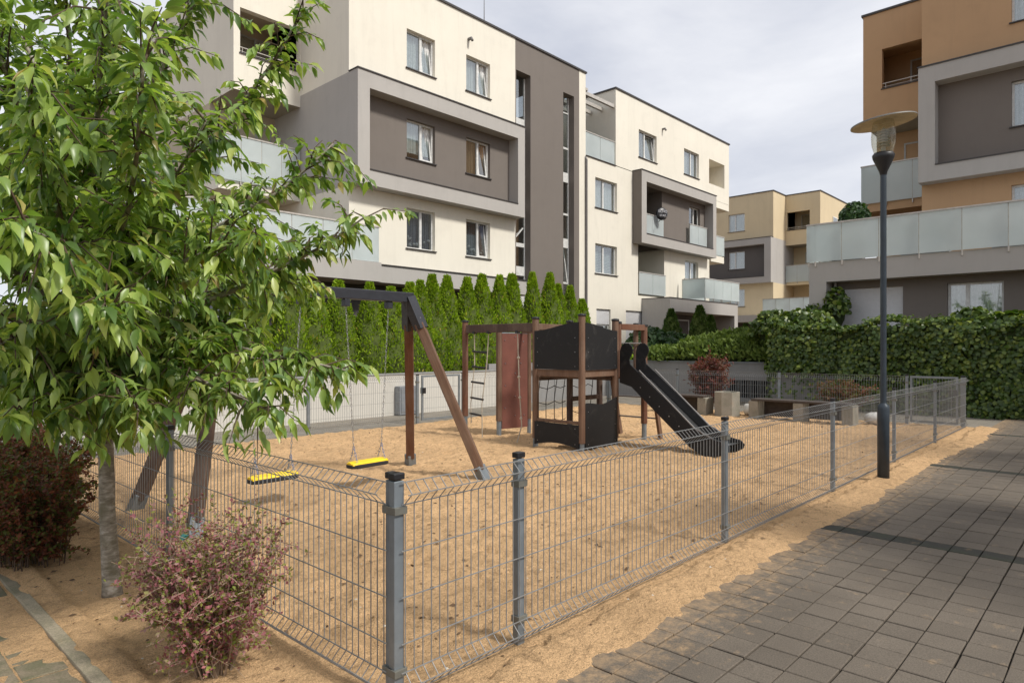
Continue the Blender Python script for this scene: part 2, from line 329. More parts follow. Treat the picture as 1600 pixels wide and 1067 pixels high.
def mesh_np(name, verts, tris, mat):
    me = bpy.data.meshes.new(name); nv, nf = len(verts), len(tris)
    me.vertices.add(nv); me.vertices.foreach_set('co', np.asarray(verts, np.float32).ravel())
    me.loops.add(nf*3); me.loops.foreach_set('vertex_index', np.asarray(tris, np.int32).ravel())
    me.polygons.add(nf); me.polygons.foreach_set('loop_start', np.arange(0, nf*3, 3, dtype=np.int32))
    me.materials.append(MAT[mat]); me.update(calc_edges=True); me.validate(); return me
def norm(a): return a/np.maximum(np.linalg.norm(a, axis=1, keepdims=True), 1e-9)
def scatter(tv, tf, pos, axis, nrm, scale):
    """copies of a template (x along axis, z along nrm) baked into arrays"""
    axis = norm(axis); nrm = nrm - axis*np.sum(axis*nrm, axis=1, keepdims=True); nrm = norm(nrm); side = np.cross(nrm, axis)
    tv = np.asarray(tv, float); sc = scale.reshape(-1, 1, 1)
    V = (axis[:, None, :]*tv[None, :, 0:1] + side[:, None, :]*tv[None, :, 1:2] + nrm[:, None, :]*tv[None, :, 2:3])*sc + pos[:, None, :]
    Fm = np.asarray(tf)[None] + (np.arange(len(pos))*len(tv))[:, None, None]
    return V.reshape(-1, 3), Fm.reshape(-1, 3)
def rdir(n, rng=RNG): return norm(rng.normal(size=(n, 3)))
# templates
def leaf_template(wd=0.22, fold=0.10, droop=0.22):
    st = [(0, 0), (0.20, 0.70), (0.48, 1.0), (0.76, 0.52), (1.0, 0)]
    tv = []; mid = []; le = []; ri = []
    for x, q in st:
        z = -droop*x*x; mid.append(len(tv)); tv.append((x, 0, z))
        if q:
            le.append(len(tv)); tv.append((x, q*wd, z + fold*q)); ri.append(len(tv)); tv.append((x, -q*wd, z + fold*q))
    tf = []
    for sd_, s_ in ((le, 1), (ri, -1)):
        T = [(mid[0], mid[1], sd_[0])]
        for i in range(2): T += [(mid[i+1], mid[i+2], sd_[i+1]), (mid[i+1], sd_[i+1], sd_[i])]
        T += [(mid[3], mid[4], sd_[2])]
        tf += T if s_ == 1 else [(a, c, b_) for a, b_, c in T]
    return tv, tf
LEAF = leaf_template()
SPRAY = ([(0, 0, 0), (0.35, 0.22, 0.05), (0.4, -0.22, 0.05), (1, 0, -0.05), (0.75, 0.16, 0.02)], [(0, 2, 1), (1, 2, 3), (1, 3, 4)])
IVY = ([(0, 0, 0), (0.25, 0.5, -0.03), (0.7, 0.34, 0.05), (1, 0, -0.06), (0.7, -0.34, 0.05), (0.25, -0.5, -0.03), (0.45, 0, 0.08)], [(0, 6, 1), (1, 6, 2), (2, 6, 3), (3, 6, 4), (4, 6, 5), (5, 6, 0)])
SMALL = ([(0, 0, 0), (0.5, 0.3, 0.06), (1, 0, 0), (0.5, -0.3, 0.06)], [(0, 2, 1), (0, 3, 2)])

# ================================================================== GROUND
FX, FY, EX, EY = 1.85, 2.44, 15.75, 10.95        # playground fence corners
ground = MB().quad((-250, -250, -0.14), (300, -250, -0.14), (300, 300, -0.14), (-250, 300, -0.14)).build('ground', 'soil'); tag(ground, kind='structure')
def sand_h(x, y):
    inside = x > FX and y > FY
    n1_ = mnoise.noise((x*0.55, y*0.55, 0)); n2_ = mnoise.noise((x*2.3, y*2.3, 3)); n3_ = mnoise.noise((x*6.5, y*6.5, 9)); n4_ = mnoise.noise((x*14, y*14, 5))
    h = 0.02*n1_ + 0.014*n2_ + (0.024*n3_ + 0.019*n4_ if inside else 0.006*n3_ + 0.003*n4_)
    for cx, cy in ((3.34, 6.42), (4.42, 6.40)):              # hollows worn under the swing seats
        h -= 0.10*math.exp(-(((x-cx)/0.30)**2 + ((y-cy)/0.42)**2)) - 0.04*math.exp(-(((x-cx)/0.55)**2 + ((y-cy-0.1)/0.75)**2))
    h -= 0.05*math.exp(-(((x-9.3)/0.4)**2 + ((y-4.1)/0.4)**2))
    # thins out over the paving
    e = 2.0 + 0.07*mnoise.noise((x*0.7, 1.3, 0)) + 0.06*mnoise.noise((x*3.1, 4.1, 0)) + 0.05*mnoise.noise((x*9.1, 2.1, 0)) + 0.16*max(0, 1-abs(x-13.5)/3)*-1
    if y < e + 0.3:
        k = (y - e)/0.3; h = 0.020 + (h*0.5 + 0.028 + 0.012*n2_)*k if k > 0 else 0.020 + 0.10*k + 0.016*n2_ + 0.010*n3_
        h = max(h, -0.08)
    if x < 1.15:
        k = (x - 1.02)/0.13; h = max(-0.08, 0.013 + 0.02*k + 0.014*n2_ + 0.010*n3_) if k < 1 else h
        if x < 0.99: h = -0.004 + 0.016*n1_ + 0.016*n2_ + 0.010*n3_
    return h
def grid_mesh(name, xs, ys, fn, mat):
    nx, ny = len(xs), len(ys); v = [(x, y, fn(x, y)) for y in ys for x in xs]
    f = [(j*nx+i, j*nx+i+1, (j+1)*nx+i+1, (j+1)*nx+i) for j in range(ny-1) for i in range(nx-1)]
    mb_ = MB(); mb_.v = v; mb_.f = f; return mb_.build(name, mat, smooth=True)
xs = [0.2 + 0.036*i for i in range(200)] + [7.4 + 0.06*i for i in range(143)]
ys = [1.2 + 0.036*i for i in range(130)] + [5.88 + 0.055*i for i in range(93)]
sd_o = grid_mesh('sand_ground', xs, ys, sand_h, 'sand'); tag(sd_o, kind='structure')
co = np.empty(len(sd_o.data.vertices)*3, np.float32); sd_o.data.vertices.foreach_get('co', co); co = co.reshape(-1, 3); rf = np.random.default_rng(17)
for k_ in range(520):                                        # footprints and scuffs
    cx, cy, an_ = rf.uniform(1.95, 15.4), rf.uniform(2.6, 10.6), rf.uniform(0, 6.3); a_, b_, dp_ = rf.uniform(0.09, 0.16), rf.uniform(0.04, 0.075), rf.uniform(0.012, 0.038)
    m_ = (np.abs(co[:, 0]-cx) < 0.4) & (np.abs(co[:, 1]-cy) < 0.4); dx, dy = co[m_, 0]-cx, co[m_, 1]-cy
    u_, v_ = dx*math.cos(an_)+dy*math.sin(an_), -dx*math.sin(an_)+dy*math.cos(an_); q_ = (u_/a_)**2 + (v_/b_)**2
    co[m_, 2] += -dp_*np.exp(-q_**1.5) + 0.35*dp_*np.exp(-(np.sqrt(q_)-1.7)**2*3)
sd_o.data.vertices.foreach_set('co', co.ravel()); sd_o.data.update()

# pavement of square grey pavers on the right
pv = empty('pavement'); tag(pv, kind='structure')
MB().quad((1.2, -3, -0.045), (18.3, -3, -0.045), (18.3, 2.1, -0.045), (1.2, 2.1, -0.045)).build('bedding', 'joint', pv)
def paver_mesh(sx, sy, mat, name='paver'):
    mb_ = MB(); h, bz = 0.07, 0.004; x, y = sx/2, sy/2
    mb_.add([(-x, -y, -h), (x, -y, -h), (x, y, -h), (-x, y, -h), (-x, -y, -bz), (x, -y, -bz), (x, y, -bz), (-x, y, -bz),
             (-x+bz, -y+bz, 0), (x-bz, -y+bz, 0), (x-bz, y-bz, 0), (-x+bz, y-bz, 0)],
            [(0, 1, 5, 4), (1, 2, 6, 5), (2, 3, 7, 6), (3, 0, 4, 7), (4, 5, 9, 8), (5, 6, 10, 9), (6, 7, 11, 10), (7, 4, 8, 11), (8, 9, 10, 11)])
    me = bpy.data.meshes.new(name); me.from_pydata(mb_.v, [], mb_.f); me.materials.append(MAT[mat]); return me, mb_
pm, pmb = paver_mesh(0.192, 0.192, 'paver'); pmd, _ = paver_mesh(0.192, 0.192, 'paver_dark')
rows = [2.0 + 0.2*i for i in range(82)]; colsY = [1.95 - 0.2*j for j in range(16)]
dark_rows = (21, 42, 64)
cand = [(x, y, i) for i, x in enumerate(rows) for y in colsY]
vis = [c for c in cand if c[1] > 0.095*c[0] - 0.25 and (0.7314*c[0] + 0.682*c[1]) > 2.95]
vis.sort(key=lambda c: c[0]**2 + c[1]**2); near = set((c[0], c[1]) for c in vis[:300])
rest = MB()
for x, y, i in cand:
    zz = 0.015 + random.uniform(-0.0025, 0.0025); jx, jy = random.uniform(-.002, .002), random.uniform(-.002, .002)
    if (x, y) in near:
        o = bpy.data.objects.new('paver', pmd if i in dark_rows else pm); link(o, pv); o.location = (x+jx, y+jy, zz)
        o.rotation_euler = (random.uniform(-.008, .008), random.uniform(-.008, .008), random.uniform(-.008, .008))
    elif i not in dark_rows:
        rest.add([(a+x, b_+y, c+zz) for a, b_, c in pmb.v], pmb.f)
    else:
        o = bpy.data.objects.new('paver', pmd); link(o, pv); o.location = (x, y, zz)
tag(rest.build('far_pavers', 'paver', pv), kind='stuff')

# mossy path with kerb on the left
pl = empty('path'); tag(pl, kind='structure')
MB().quad((-4, 1.0, -0.04), (1.0, 1.0, -0.04), (1.0, 12, -0.04), (-4, 12, -0.04)).build('bedding', 'joint', pl)
pmm, pmmb = paver_mesh(0.192, 0.192, 'paver_moss')
restl = MB()
for i in range(16):
    for j in range(40):
        x, y = 0.83 - 0.2*i, 1.2 + 0.2*j
        zz = -0.004 + random.uniform(-.005, .005)
        if i < 3 and 2.2 < y < 6.5:
            o = bpy.data.objects.new('paver', pmm); link(o, pl); o.location = (x, y, zz); o.rotation_euler = (random.uniform(-.02, .02), random.uniform(-.02, .02), random.uniform(-.02, .02))
        else: restl.add([(a+x, b_+y, c+zz) for a, b_, c in pmmb.v], pmmb.f)
tag(restl.build('far_pavers', 'paver_moss', pl), kind='stuff')
for k in range(9):
    part('kerb_stone', 'kerb', pl, 0.945, 1.015, 1.2+k, 2.192+k, -0.13, 0.014 + random.uniform(-.004, .004), bevel=0.006)

# path behind the fence and beside the far fence
bp = MB()
for i in range(90):
    for j in range(9):
        x, y = -2 + 0.24*i, 11.02 + 0.21*j; bp.box(x, x+0.235, y, y+0.205, -0.10, -0.035 + random.uniform(-.002, .002))
for i in range(13):
    for j in range(66):
        x, y = 15.95 + 0.24*i, 2.06 + 0.21*(j-24)
        if x > 18.38 or y > 2.05: bp.box(x, x+0.235, y, y+0.205, -0.10, -0.012 + random.uniform(-.002, .002))
o = bp.build('back_path', 'path_grey'); tag(o, kind='structure')
MB().quad((-6, 13.05, 0.90), (60, 13.05, 0.90), (60, 60, 0.90), (-6, 60, 0.90)).add([(19.05, -8, 0.92), (60, -8, 0.92), (60, 13.05, 0.92), (19.05, 13.05, 0.92)], [(0, 1, 2, 3)]).build('garden_terrain', 'soil')['kind'] = 'structure'
MB().quad((2.0, -4, -0.03), (18, -4, -0.03), (18, -1.25, -0.03), (2.0, -1.25, -0.03)).build('verge', 'soil')['kind'] = 'structure'

# ================================================================== BUILDINGS
def window(root, x0, x1, z0, z1, y, fm='frame_white', split=0.56, tilt=False, curtain='curtain', drop=1.0, sill='flashing', yout=None, name='window', blinds=False):
    """a framed window set 0.12 behind the wall face at y"""
    f = 0.055; yf = y + 0.12; xm = x0 + (x1-x0)*split if split else None
    mb_ = MB()
    mb_.box(x0, x1, yf, yf+0.07, z1-f, z1); mb_.box(x0, x1, yf, yf+0.07, z0, z0+f); mb_.box(x0, x0+f, yf, yf+0.07, z0+f, z1-f); mb_.box(x1-f, x1, yf, yf+0.07, z0+f, z1-f)
    if xm: mb_.box(xm-0.045, xm+0.045, yf, yf+0.07, z0+f, z1-f)
    wi = mb_.build(name, fm, root)
    lights = [(x0+f, xm-0.045), (xm+0.045, x1-f)] if xm else [(x0+f, x1-f)]
    for k, (a, b_) in enumerate(lights):
        if tilt and k == len(lights)-1:
            tz = 0.16                     # bottom-hung sash leaning into the room
            s_ = MB(); c = 0.045
            for (p, q, r_, t_) in ((a, b_, z0+f, z0+f+c), (a, b_, z1-f-c, z1-f), (a, a+c, z0+f+c, z1-f-c), (b_-c, b_, z0+f+c, z1-f-c)):
                bx = MB().box(p, q, yf-0.005, yf+0.05, r_, t_)
                s_.add([(vx, vy + tz*(vz-z0-f)/(z1-z0), vz) for vx, vy, vz in bx.v], bx.f)
            s_.build('sash', fm, wi)
            g = MB().box(a+c, b_-c, yf+0.02, yf+0.03, z0+f+c, z1-f-c); g.v = [(vx, vy + tz*(vz-z0-f)/(z1-z0), vz) for vx, vy, vz in g.v]; g.build('pane', 'glass', wi)
        else: part('pane', 'glass', wi, a, b_, yf+0.03, yf+0.04, z0+f, z1-f)
    if sill: part('sill', sill, wi, x0-0.05, x1+0.05, y-0.05, yf-0.003, z0-0.035, z0-0.002)
    if blinds:
        bl = MB()
        for k in range(int((z1-z0-0.1)/0.07)): bl.box(x0+f, x1-f, yf+0.20, yf+0.215, z0+0.06+k*0.07, z0+0.115+k*0.07)
        bl.build('blind', 'curtain', wi)
    elif curtain:
        cu = MB(); n = 40; yc = yf + 0.13; zb = z0 + (z1-z0)*(1-drop)
        P = [(x0 + (x1-x0)*i/n, yc + 0.025*math.sin(i*1.9) + 0.012*math.sin(i*0.7)) for i in range(n+1)]
        for i in range(n): cu.quad((P[i][0], P[i][1], zb), (P[i+1][0], P[i+1][1], zb), (P[i+1][0], P[i+1][1], z1+0.02), (P[i][0], P[i][1], z1+0.02))
        cu.build('curtain', curtain, wi, smooth=True)
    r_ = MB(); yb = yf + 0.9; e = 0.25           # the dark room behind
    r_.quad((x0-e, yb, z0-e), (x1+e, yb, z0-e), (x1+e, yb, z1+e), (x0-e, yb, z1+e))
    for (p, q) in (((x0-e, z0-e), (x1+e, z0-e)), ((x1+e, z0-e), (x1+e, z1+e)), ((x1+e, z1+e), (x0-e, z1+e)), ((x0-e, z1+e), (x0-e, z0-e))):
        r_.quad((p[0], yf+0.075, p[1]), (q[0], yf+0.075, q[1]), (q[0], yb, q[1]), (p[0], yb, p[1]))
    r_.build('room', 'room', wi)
    return wi
def flower_window(wi, x0, x1, z0):
    rw = random.Random(int(x0*10)); mb_ = MB()
    for k in range(14):
        x, z = x0 + 0.1 + rw.random()*(x1-x0-0.2), z0 + 0.14 + rw.random()*0.30; r_ = rw.uniform(0.03, 0.06)
        mb_.lathe([(0, -r_), (r_*0.8, -r_*0.5), (r_, 0), (r_*0.7, r_*0.6), (0, r_)], (x, 0.22, z), 7)
    mb_.build('window_flowers', 'print_white', wi)
def ring(mb_, x0, x1, z0, z1, i0, i1, j0, j1, y0, y1):
    mb_.box(x0, x1, y0, y1, j1, z1); mb_.box(x0, x1, y0, y1, z0, j0); mb_.box(x0, i0, y0, y1, j0, j1); mb_.box(i1, x1, y0, y1, j0, j1)
def balustrade(root, pts, z0, z1, n=3, rail='rail_beige', name='balustrade', brackets=True):
    """frosted glass panels between posts along a polyline of (x, y)"""
    b_ = MB()
    for p, q in zip(pts, pts[1:]): b_.beam((*p, z1+0.02), (*q, z1+0.02), 0.05, 0.04)
    bo = b_.build(name, rail, root)
    for (p, q), k in zip(zip(pts, pts[1:]), n if isinstance(n, (list, tuple)) else [n]*9):
        p, q = Vector((*p, 0)), Vector((*q, 0)); d = q-p; nrm_ = Vector((d.y, -d.x, 0)).normalized()
        for i in range(k):
            a, c = p + d*(i/k) + d.normalized()*0.012, p + d*((i+1)/k) - d.normalized()*0.012
            MB().beam((a.x, a.y, (z0+z1)/2), (c.x, c.y, (z0+z1)/2), 0.012, z1-z0-0.005).build('glass_panel', 'frosted', bo)
        for i in range(k+1):
            a = p + d*min(max(i/k, 0.02), 0.98) - nrm_*0.035
            MB().beam((a.x, a.y, z0 - (0.13 if brackets else 0)), (a.x, a.y, z1), 0.045, 0.03, up=tuple(d.normalized())).build('post', rail, bo)
    return bo
def shutter_box(root, x0, x1, z0, z1, y, name='roller_shutter'):
    sh = part(name, 'shutter', root, x0, x1, y+0.10, y+0.12, z0, z1)
    h = 0.052; k = 0
    while z0 + (k+1)*h <= z1: part('slat', 'shutter', sh, x0+0.01, x1-0.01, y+0.075, y+0.099, z0+k*h+0.006, z0+(k+1)*h-0.004); k += 1
    return sh

ZF, ZT = 6.40, 9.75       # window-box bottom and top
def window_box(root, x0, x1, wall_mat, pr=0.46, i=0.42, light='grey_light', side_l=True):
    f = MB(); ring(f, x0, x1, ZF, ZT, x0+i, x1-i+0.05, 6.85, 9.27, -pr, -0.003)
    bx = f.build('box_frame', light, root)
    part('flashing', 'flashing', bx, x0-0.02, x1+0.02, -pr-0.03, -0.002, ZT+0.001, ZT+0.04)
    part('ledge', 'flashing', bx, x0+i+0.004, x1-i+0.046, -pr-0.025, -0.01, 6.851, 6.885)
    return bx
def loggia(root, x0, x1, yw, ops_x, wall, ext=0.0, inner='beige', flip=False, soff='soffit'):
    """recessed balcony tower beside the main front; wall plane at yw"""
    lo = MB().panel(x0, x1, 9.38, 13.2, yw, [(ops_x[0], ops_x[1], 10.5, 11.9, 0.22)])
    lo.quad((x0, yw, 9.38), (x0, yw+7, 9.38), (x0, yw+7, 13.2), (x0, yw, 13.2)).quad((x1, yw, 9.38), (x1, yw+7, 9.38), (x1, yw+7, 13.2), (x1, yw, 13.2))
    lo.build('loggia_wall', wall, root)
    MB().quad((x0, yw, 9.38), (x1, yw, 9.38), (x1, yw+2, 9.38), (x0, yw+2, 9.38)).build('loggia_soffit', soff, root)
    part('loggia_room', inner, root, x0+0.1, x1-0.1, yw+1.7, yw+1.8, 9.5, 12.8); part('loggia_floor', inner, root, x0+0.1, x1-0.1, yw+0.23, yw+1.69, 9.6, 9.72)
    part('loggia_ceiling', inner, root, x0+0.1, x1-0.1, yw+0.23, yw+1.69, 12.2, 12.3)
    lr = MB(); lr.tube([(ops_x[0], yw+0.06, 10.72), (ops_x[1], yw+0.06, 10.72)], 0.018); lr.tube([(ops_x[0], yw+0.06, 10.6), (ops_x[1], yw+0.06, 10.6)], 0.01)
    for k in range(3):
        xx = ops_x[0] + 0.1 + (ops_x[1]-ops_x[0]-0.2)*k/2; lr.tube([(xx, yw+0.06, 10.5), (xx, yw+0.06, 10.72)], 0.012)
    lr.build('rail', 'rail_beige', root)
    part('sill', 'flashing', root, ops_x[0]-0.03, ops_x[1]+0.03, yw-0.04, yw+0.05, 10.501, 10.53)
    window(root, ops_x[0]+0.5, ops_x[1]-0.05, 9.8, 11.9, yw+1.55, 'frame_grey', curtain=None, sill=None, name='balcony_door')
    # middle floor: open balcony with glass front
    MB().quad((x0, yw+1.7, 3.4), (x1, yw+1.7, 3.4), (x1, yw+1.7, 9.38), (x0, yw+1.7, 9.38)).quad((x0+0.0, yw+1.7, 3.4), (x0, yw+7, 3.4), (x0, yw+7, 9.38), (x0, yw+1.7, 9.38)).build('balcony_wall', inner, root)
    part('balcony_slab', wall, root, x0-ext, x1-0.005, yw+0.02, yw+1.68, 6.32, 6.72)
    window(root, x0+0.9, x1-0.15, 6.9, 8.95, yw+1.56, 'frame_grey', curtain=None, sill=None, name='balcony_door')
    e = x0-ext
    return e
def roof(root, x0, x1, y0, y1, name='roof'):
    r_ = part(name, 'flashing', root, x0-0.05, x1+0.05, y0-0.05, y1, 13.2, 13.27)
    return r_

# ---- long cream building on the left
A = empty('apartment_building', (11.14, 17.0, 0)); tag(A, 'long cream apartment block with grey window boxes and brown stair tower, behind the thuja row', 'building')
wx = [(2.15, 3.33), (4.75, 5.93)]
MB().panel(0, 7.27, 9.75, 13.2, 0, [(a, b_, 10.55, 11.8) for a, b_ in wx]).panel(0, 7.27, 4.02, 6.4, 0, [(a, b_, 4.77, 6.06) for a, b_ in wx])\
    .quad((0, 0, 9.75), (0, 0, 13.2), (0, 9, 13.2), (0, 9, 9.75)).quad((0, 0, 4.02), (0, 0, 6.4), (0, 9, 6.4), (0, 9, 4.02)).panel(11.23, 11.68, 0.5, 13.2, 0).build('cream_wall', 'cream', A)
MB().panel(0, 7.27, 6.4, 9.75, 0, [(a, b_, 7.67, 8.92) for a, b_ in wx]).build('box_wall', 'grey_brown', A)
MB().quad((-0.001, -0.46, 6.4), (-0.001, -0.46, 9.75), (-0.001, 9, 9.75), (-0.001, 9, 6.4)).build('side_wall', 'grey_light', A)
window_box(A, 0.0, 7.30, 'grey_brown')
for k, (a, b_) in enumerate(wx):
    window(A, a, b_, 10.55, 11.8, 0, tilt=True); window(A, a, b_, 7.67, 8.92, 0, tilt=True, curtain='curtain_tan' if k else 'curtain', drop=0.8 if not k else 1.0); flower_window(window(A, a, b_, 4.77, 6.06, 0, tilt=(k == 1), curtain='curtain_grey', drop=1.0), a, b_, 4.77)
# stair tower with two tall window strips
s1, s2 = (7.32, 8.14), (10.16, 10.88)
MB().panel(7.27, 11.23, 0.5, 13.2, 0, [(s1[0], s1[1], 2.6, 12.05, 0.35), (s2[0], s2[1], 2.6, 12.0, 0.35)]).build('stair_wall', 'grey_brown', A)
for a, b_ in (s1, s2):
    lv = [(11.35, 12.0), (9.9, 11.30), (8.85, 9.82), (7.15, 8.45), (6.1, 7.07), (4.3, 5.72), (3.3, 4.22)] if a > 9 else [(10.4, 12.0), (8.3, 10.05), (7.2, 8.15), (5.6, 6.9), (4.7, 5.45), (3.6, 4.35)]
    fr_ = MB(); fr_.box(a, a+0.05, 0.28, 0.35, 2.6, 12.0); fr_.box(b_-0.05, b_, 0.28, 0.35, 2.6, 12.0)
    zs = [12.0] + [z for q in lv for z in (q[1], q[0])] + [2.6]
    for hi, lo_ in zip(zs[0::2], zs[1::2]):
        if hi - lo_ > 0.01: fr_.box(a+0.05, b_-0.05, 0.28, 0.35, lo_, hi)
    wi = fr_.build('stair_window', 'frame_white', A)
    for lo_, hi in lv: part('pane', 'glass', wi, a+0.05, b_-0.05, 0.31, 0.32, lo_, hi)
    part('room', 'room', wi, a-0.3, b_+0.3, 1.6, 1.7, 2.4, 12.2)
    if a > 9: MB().beam((b_-0.14, 0.26, 4.3), (b_-0.30, 0.36, 5.7), 0.04, 0.04).build('sash', 'frame_white', wi)
    else: MB().beam((a+0.1, 0.26, 5.65), (b_-0.1, 0.30, 6.2), 0.03, 0.03).build('sash', 'frame_white', wi)
MB().tube([(11.66, -0.06, 0.5), (11.66, -0.06, 9.55), (11.66, 0.05, 9.7)], 0.05, 8).build('downpipe', 'pipe', A)
# second wing
B0 = 11.70
MB().panel(13.93, 25.41, 9.75, 13.2, 0, [(15.84, 17.45, 10.55, 11.85), (20.17, 21.78, 10.58, 11.9), (22.95, 24.83, 10.58, 11.92, 0.9)])\
    .panel(B0, 15.3, 4.02, 9.72, 0, [(12.37, 14.03, 7.65, 8.95), (12.37, 14.03, 4.80, 6.09)]).panel(B0, 23.0, 0.6, 4.02, 0, [(12.46, 13.53, 0.9, 3.26), (14.75, 17.21, 0.9, 3.28)])\
    .panel(15.3, 15.78, 4.02, 6.4, 0).panel(18.2, 23.0, 4.02, 6.4, 0.02, [(20.3, 21.75, 4.1, 6.1)]).quad((18.2, 0.02, 4.02), (18.2, 0.02, 6.4), (18.2, 1.8, 6.4), (18.2, 1.8, 4.02))\
    .quad((15.78, 1.8, 4.02), (18.2, 1.8, 4.02), (18.2, 1.8, 6.4), (15.78, 1.8, 6.4)).quad((13.93, 0, 9.75), (13.93, 0, 13.2), (13.93, 6, 13.2), (13.93, 6, 9.75)).quad((15.78, 0.0, 4.02), (15.78, 0, 6.4), (15.78, 1.8, 6.4), (15.78, 1.8, 4.02))\
    .quad((25.41, 0, 9.4), (25.41, 0, 13.2), (25.41, 9, 13.2), (25.41, 9, 9.4)).quad((23, 0, 0.6), (23, 0, 9.7), (23, 9, 9.7), (23, 9, 0.6)).quad((13.93, 3.2, 9.7), (B0, 3.2, 9.7), (B0, 3.2, 12.4), (13.93, 3.2, 12.4)).build('wing_wall', 'cream', A)
MB().box(22.78, 25.41, 0.005, 8, 9.38, 9.74).build('wing_overhang', 'cream', A)
part('loggia_back', 'beige', A, 22.9, 24.9, 0.9, 1.0, 10.5, 12.0)
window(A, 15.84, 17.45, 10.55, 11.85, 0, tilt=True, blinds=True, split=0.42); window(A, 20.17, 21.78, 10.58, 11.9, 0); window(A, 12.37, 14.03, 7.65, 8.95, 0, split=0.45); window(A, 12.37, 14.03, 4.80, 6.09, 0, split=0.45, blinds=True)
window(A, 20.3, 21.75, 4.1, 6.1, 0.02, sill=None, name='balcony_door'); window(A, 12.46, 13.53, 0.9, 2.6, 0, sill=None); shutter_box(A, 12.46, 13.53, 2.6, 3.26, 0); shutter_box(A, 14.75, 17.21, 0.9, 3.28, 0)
window_box(A, 15.3, 22.80, 'grey_brown', 0.5)
MB().quad((15.299, -0.5, 6.4), (15.299, -0.5, 9.75), (15.299, 0, 9.75), (15.299, 0, 6.4)).build('box_side', 'grey_brown', A)
MB().panel(17.95, 22.7, 6.4, 9.75, 0, [(20.7, 21.9, 6.9, 8.98)]).quad((17.95, 0, 6.4), (17.95, 0, 9.75), (17.95, 2, 9.75), (17.95, 2, 6.4)).quad((15.3, 2, 6.4), (17.95, 2, 6.4), (17.95, 2, 9.75), (15.3, 2, 9.75))\
    .quad((15.3, 0, 6.86), (17.95, 0, 6.86), (17.95, 2, 6.86), (15.3, 2, 6.86)).quad((15.3, 0, 9.26), (17.95, 0, 9.26), (17.95, 2, 9.26), (15.3, 2, 9.26)).build('box_wall', 'grey_brown', A)
window(A, 20.7, 21.9, 6.9, 8.98, 0, sill=None, name='balcony_door', curtain=None)
balustrade(A, [(15.75, -0.12), (17.9, -0.12)], 6.95, 7.9, 2, brackets=False); balustrade(A, [(20.4, -0.2), (22.3, -0.2)], 6.95, 7.95, 2, brackets=False)
balustrade(A, [(15.78, -0.06), (18.2, -0.06)], 4.1, 5.1, 2, brackets=False); balustrade(A, [(20.0, -0.1), (22.4, -0.1)], 4.1, 5.1, 2, brackets=False)
balustrade(A, [(19.6, -0.2), (19.6, -1.45), (23.55, -1.45), (23.55, 0.6)], 4.03, 5.0, [1, 4, 2]); balustrade(A, [(B0+0.02, 0.06), (13.93, 0.06)], 9.75, 10.78, 2, brackets=False)
part('terrace_edge', 'flashing', A, B0, 13.93, -0.05, 0.1, 9.722, 9.75)
balustrade(A, [(23.1, -0.1), (24.6, -0.1), (24.6, 1.5)], 6.7, 7.75, 1, brackets=False); part('balcony_slab', 'cream', A, 23.01, 24.6, -0.08, 1.5, 6.3, 6.66)
window(A, 12.2, 13.7, 9.9, 11.9, 3.05, 'frame_grey', curtain=None, sill=None, name='balcony_door')
pg = MB()
for k in range(4): pg.box(11.70, 13.9, 0.05 + 0.62*k, 0.17 + 0.62*k, 12.35, 12.5)
pg.box(11.70, 11.85, 0.0, 3.1, 12.51, 12.62); pg.build('pergola', 'rail_beige', A)
pf = MB(); ring(pf, 16.1, 23.25, 0.6, 3.86, 16.6, 22.85, 0.6, 3.25, -1.5, -0.004); pf.build('porch_frame', 'grey_light', A); part('porch_cap', 'flashing', A, 16.08, 23.27, -1.53, -0.002, 3.861, 3.89)
part('porch_wall', 'grey_dark', A, 16.6, 22.85, -0.03, -0.005, 0.6, 3.25); window(A, 18.0, 20.6, 0.9, 3.0, -0.17, 'frame_white', name='porch_door', sill=None)
# base, terrace and loggia at the left end
MB().panel(-2.6, 7.27, 0.6, 4.02, 0.004).build('base_wall', 'grey_dark', A)
part('terrace_edge', 'grey_light', A, -7, 0.3, -1.2, -0.003, 3.47, 4.02); part('terrace_edge', 'grey_light', A, 0.303, 7.4, -0.8, -0.003, 3.5, 4.0); part('flashing', 'flashing', A, 0.31, 7.4, -0.83, -0.004, 4.003, 4.04)
part('flashing', 'flashing', A, 0.31, 7.35, -0.05, -0.0045, 4.041, 4.09)
balustrade(A, [(-7, -1.15), (0.25, -1.15), (0.25, -0.03)], 4.03, 5.02, [8, 1])
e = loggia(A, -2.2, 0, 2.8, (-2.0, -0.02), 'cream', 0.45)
balustrade(A, [(e, 5.0), (e, 2.75), (-0.03, 2.75)], 6.6, 7.95, [2, 4])
MB().quad((-7, 7, 3.4), (-2.3, 7, 3.4), (-2.3, 7, 6.5), (-7, 7, 6.5)).build('rear_wall', 'cream', A)
ch = MB(); ch.tube([(-1.9 + 0.35*math.cos(a), 3.9, 7.75 + 0.32*math.sin(a)) for a in [math.pi*k/10 for k in range(11)]], 0.03, 6)
for k in range(5): ch.tube([(-2.15 + 0.12*k, 3.9, 7.7), (-2.0 + 0.08*k, 3.9, 8.02)], 0.012, 5)
ch.tube([(-2.25, 3.9, 7.75), (-2.25, 3.9, 6.73)], 0.025, 6); ch.tube([(-1.55, 3.9, 7.75), (-1.55, 3.9, 6.73)], 0.025, 6); ch = ch.build('rattan_chair', 'rattan'); ch.location = (11.14, 17.0, 0); tag(ch, 'round backed brown rattan chair on the cream block balcony behind the tree', 'chair')
roof(A, 0, 11.68, 0, 10); r2 = roof(A, 13.93, 25.41, 0, 10); roof(A, -2.2, -0.06, 2.8, 10)
MB().tube([(7.6, 2.0, 13.2), (7.6, 2.0, 15.6)], [0.03, 0.012], 6).build('antenna_mast', 'pipe', A)
